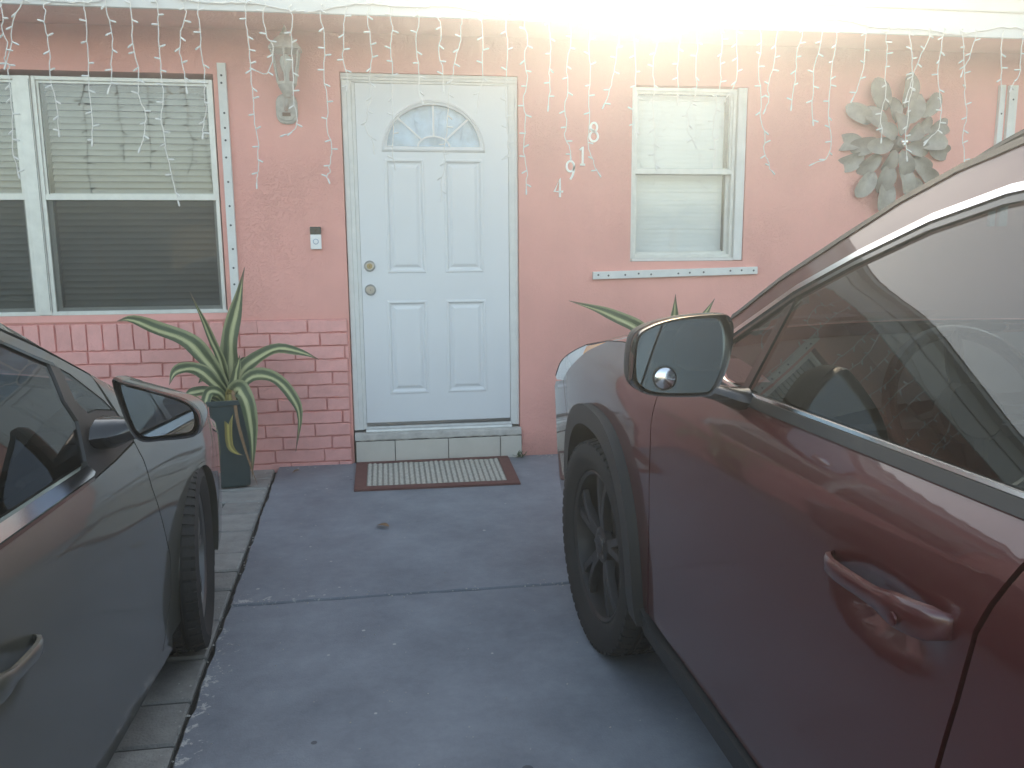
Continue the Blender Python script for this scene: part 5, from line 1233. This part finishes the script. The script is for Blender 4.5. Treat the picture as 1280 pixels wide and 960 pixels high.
MB().grid(lambda a, b: sed.topo(1.15 + .02 * a, (-1 + 2 * b) * .92, -.02) + Vector((0, -.45 * a, -.02 - .10 * a * a)), 10, 20).obj('dashboard', 'cabin', body, True, 60)
MB().box(sed.Xc - .68, sed.Xc + .68, sed.yf - 1.60, sed.yf - 1.20, .35, .80).obj('dash_front', 'cabin', body, bevel=.03)
steering(sed, body, 1.72, -.36, .83, .165, R(26))
seat_pair(sed, body, 2.12, (.36, -.36), .45, .95); seat_pair(sed, body, 2.85, (.36, -.36), .47, .95)
handle(sed, body, 1.955, 2.19, .612, .618, 'grey', .030, lockside=False)
handle(sed, body, 2.80, 3.03, .632, .638, 'grey', .030, lockside=False)
for u in (AU2, RU2):
    st_ = R(8) if u == AU2 else 0
    wheel(sed, body, u + .03, .304, 1, .300, .215, .10, 'rimsilver', st_, vc=.832, seed=1)
    wheel(sed, body, u + .03, .304, -1, .300, .215, .10, 'rimsilver', st_, vc=.826)
mo2 = [(-.452, 1.000), (-.433, .995), (-.395, .983), (-.349, .967), (-.300, .948), (-.273, .925), (-.266, .893), (-.275, .865), (-.300, .857), (-.350, .854), (-.396, .853), (-.420, .875), (-.438, .930)]
arm2 = [(-.385, -3.055, .885, .020, .016), (-.43, -3.05, .875, .035, .026), (-.47, -3.04, .868, .06, .036), (-.51, -3.03, .865, .075, .040)]
mirror_unit(body, mo2, -3.10, arm2, 'gloss', 'grey', .11, R(3.2), R(2.5), None, gm='mirror2', glass_s=.83)
mirror_unit(body, mo2, -3.10, arm2, 'gloss', 'grey', .11, R(3.2), R(2.5), sed.Xc, gm='mirror2', glass_s=.83)

# ================================================================== across the street (seen only in reflections)
nh = thing('street_house', 'pale single storey house across the street mirrored in the left window', 'house', (1, -27, 0))
MB().box(-8, 9, -35, -27, -0.06, 2.7).obj('wall', 'farwall', nh)
MB().add([(-8.6, -26.4, 2.7), (9.6, -26.4, 2.7), (9.6, -35.6, 2.7), (-8.6, -35.6, 2.7), (-5, -31, 4.0), (6, -31, 4.0)], [(0, 1, 5, 4), (1, 2, 5), (2, 3, 4, 5), (3, 0, 4), (3, 2, 1, 0)]).obj('roof', 'roofing', nh)
for x in (-5.5, -2.2, 4.5):
    f = MB(); frame_box(f, x, x + 1.7, 0.9, 2.2, .08, -26.99, -26.93); f.obj('window_frame', 'white', nh)
    MB().box(x + .08, x + 1.62, -26.985, -26.97, .98, 2.12).obj('window_pane', 'gloss', nh)
MB().box(1.2, 2.2, -26.995, -26.95, 0, 2.1).obj('door', 'white', nh)
random.seed(4)
for i, (x, y, h) in enumerate(((-9.5, -24, 2.3), (11, -25, 2.6), (6.5, -23.5, 1.9))):
    t = thing('palm_tree', ['palm left of the pale street house', 'largest palm right of the pale street house', 'short palm in front of the pale street house'][i], 'tree', (x, y, 0), 'palms across the street')
    MB().tube([(x + .1 * math.sin(k), y, -.06 + h * k / 6) for k in range(7)], [.20 - .015 * k for k in range(7)], 9).obj('trunk', 'trunk', t, True)
    mb = MB()
    for k in range(22):
        a = R(360 * k / 22 * 1.618 * 3); el_ = random.uniform(-.2, .9); L = random.uniform(1.5, 2.1)
        for j in range(16):
            q = j / 16; r = L * q; p = Vector((x + math.cos(a) * r * math.cos(el_), y + math.sin(a) * r * math.cos(el_), h + r * math.sin(el_) - .55 * q * q * L))
            for s_ in (-1, 1):
                d = Vector((-math.sin(a) * s_ + .5 * math.cos(a), math.cos(a) * s_ + .5 * math.sin(a), -.5)).normalized() * (.5 * (1 - q * .6))
                wv = Vector((math.cos(a), math.sin(a), 0)) * .03
                mb.add([p - wv, p + wv, p + d], [(0, 1, 2)])
    mb.obj('crown', 'frond', t, fix=False)

# ================================================================== scattering air box added to imitate veiling lens glare, lit by the sun
hz = bpy.data.materials.new('glare_haze'); hz.use_nodes = True; t_ = hz.node_tree; t_.nodes.clear()
pv = t_.nodes.new('ShaderNodeVolumePrincipled'); pv.inputs['Density'].default_value = 0.026; pv.inputs['Anisotropy'].default_value = 0.80
pv.inputs['Color'].default_value = (.86, .94, 1.0, 1)
t_.links.new(pv.outputs[0], t_.nodes.new('ShaderNodeOutputMaterial').inputs['Volume'])
struct(MB().box(-450, 450, -450, 450, -1.06, 4.9).obj('glare_haze', hz), 'stuff')
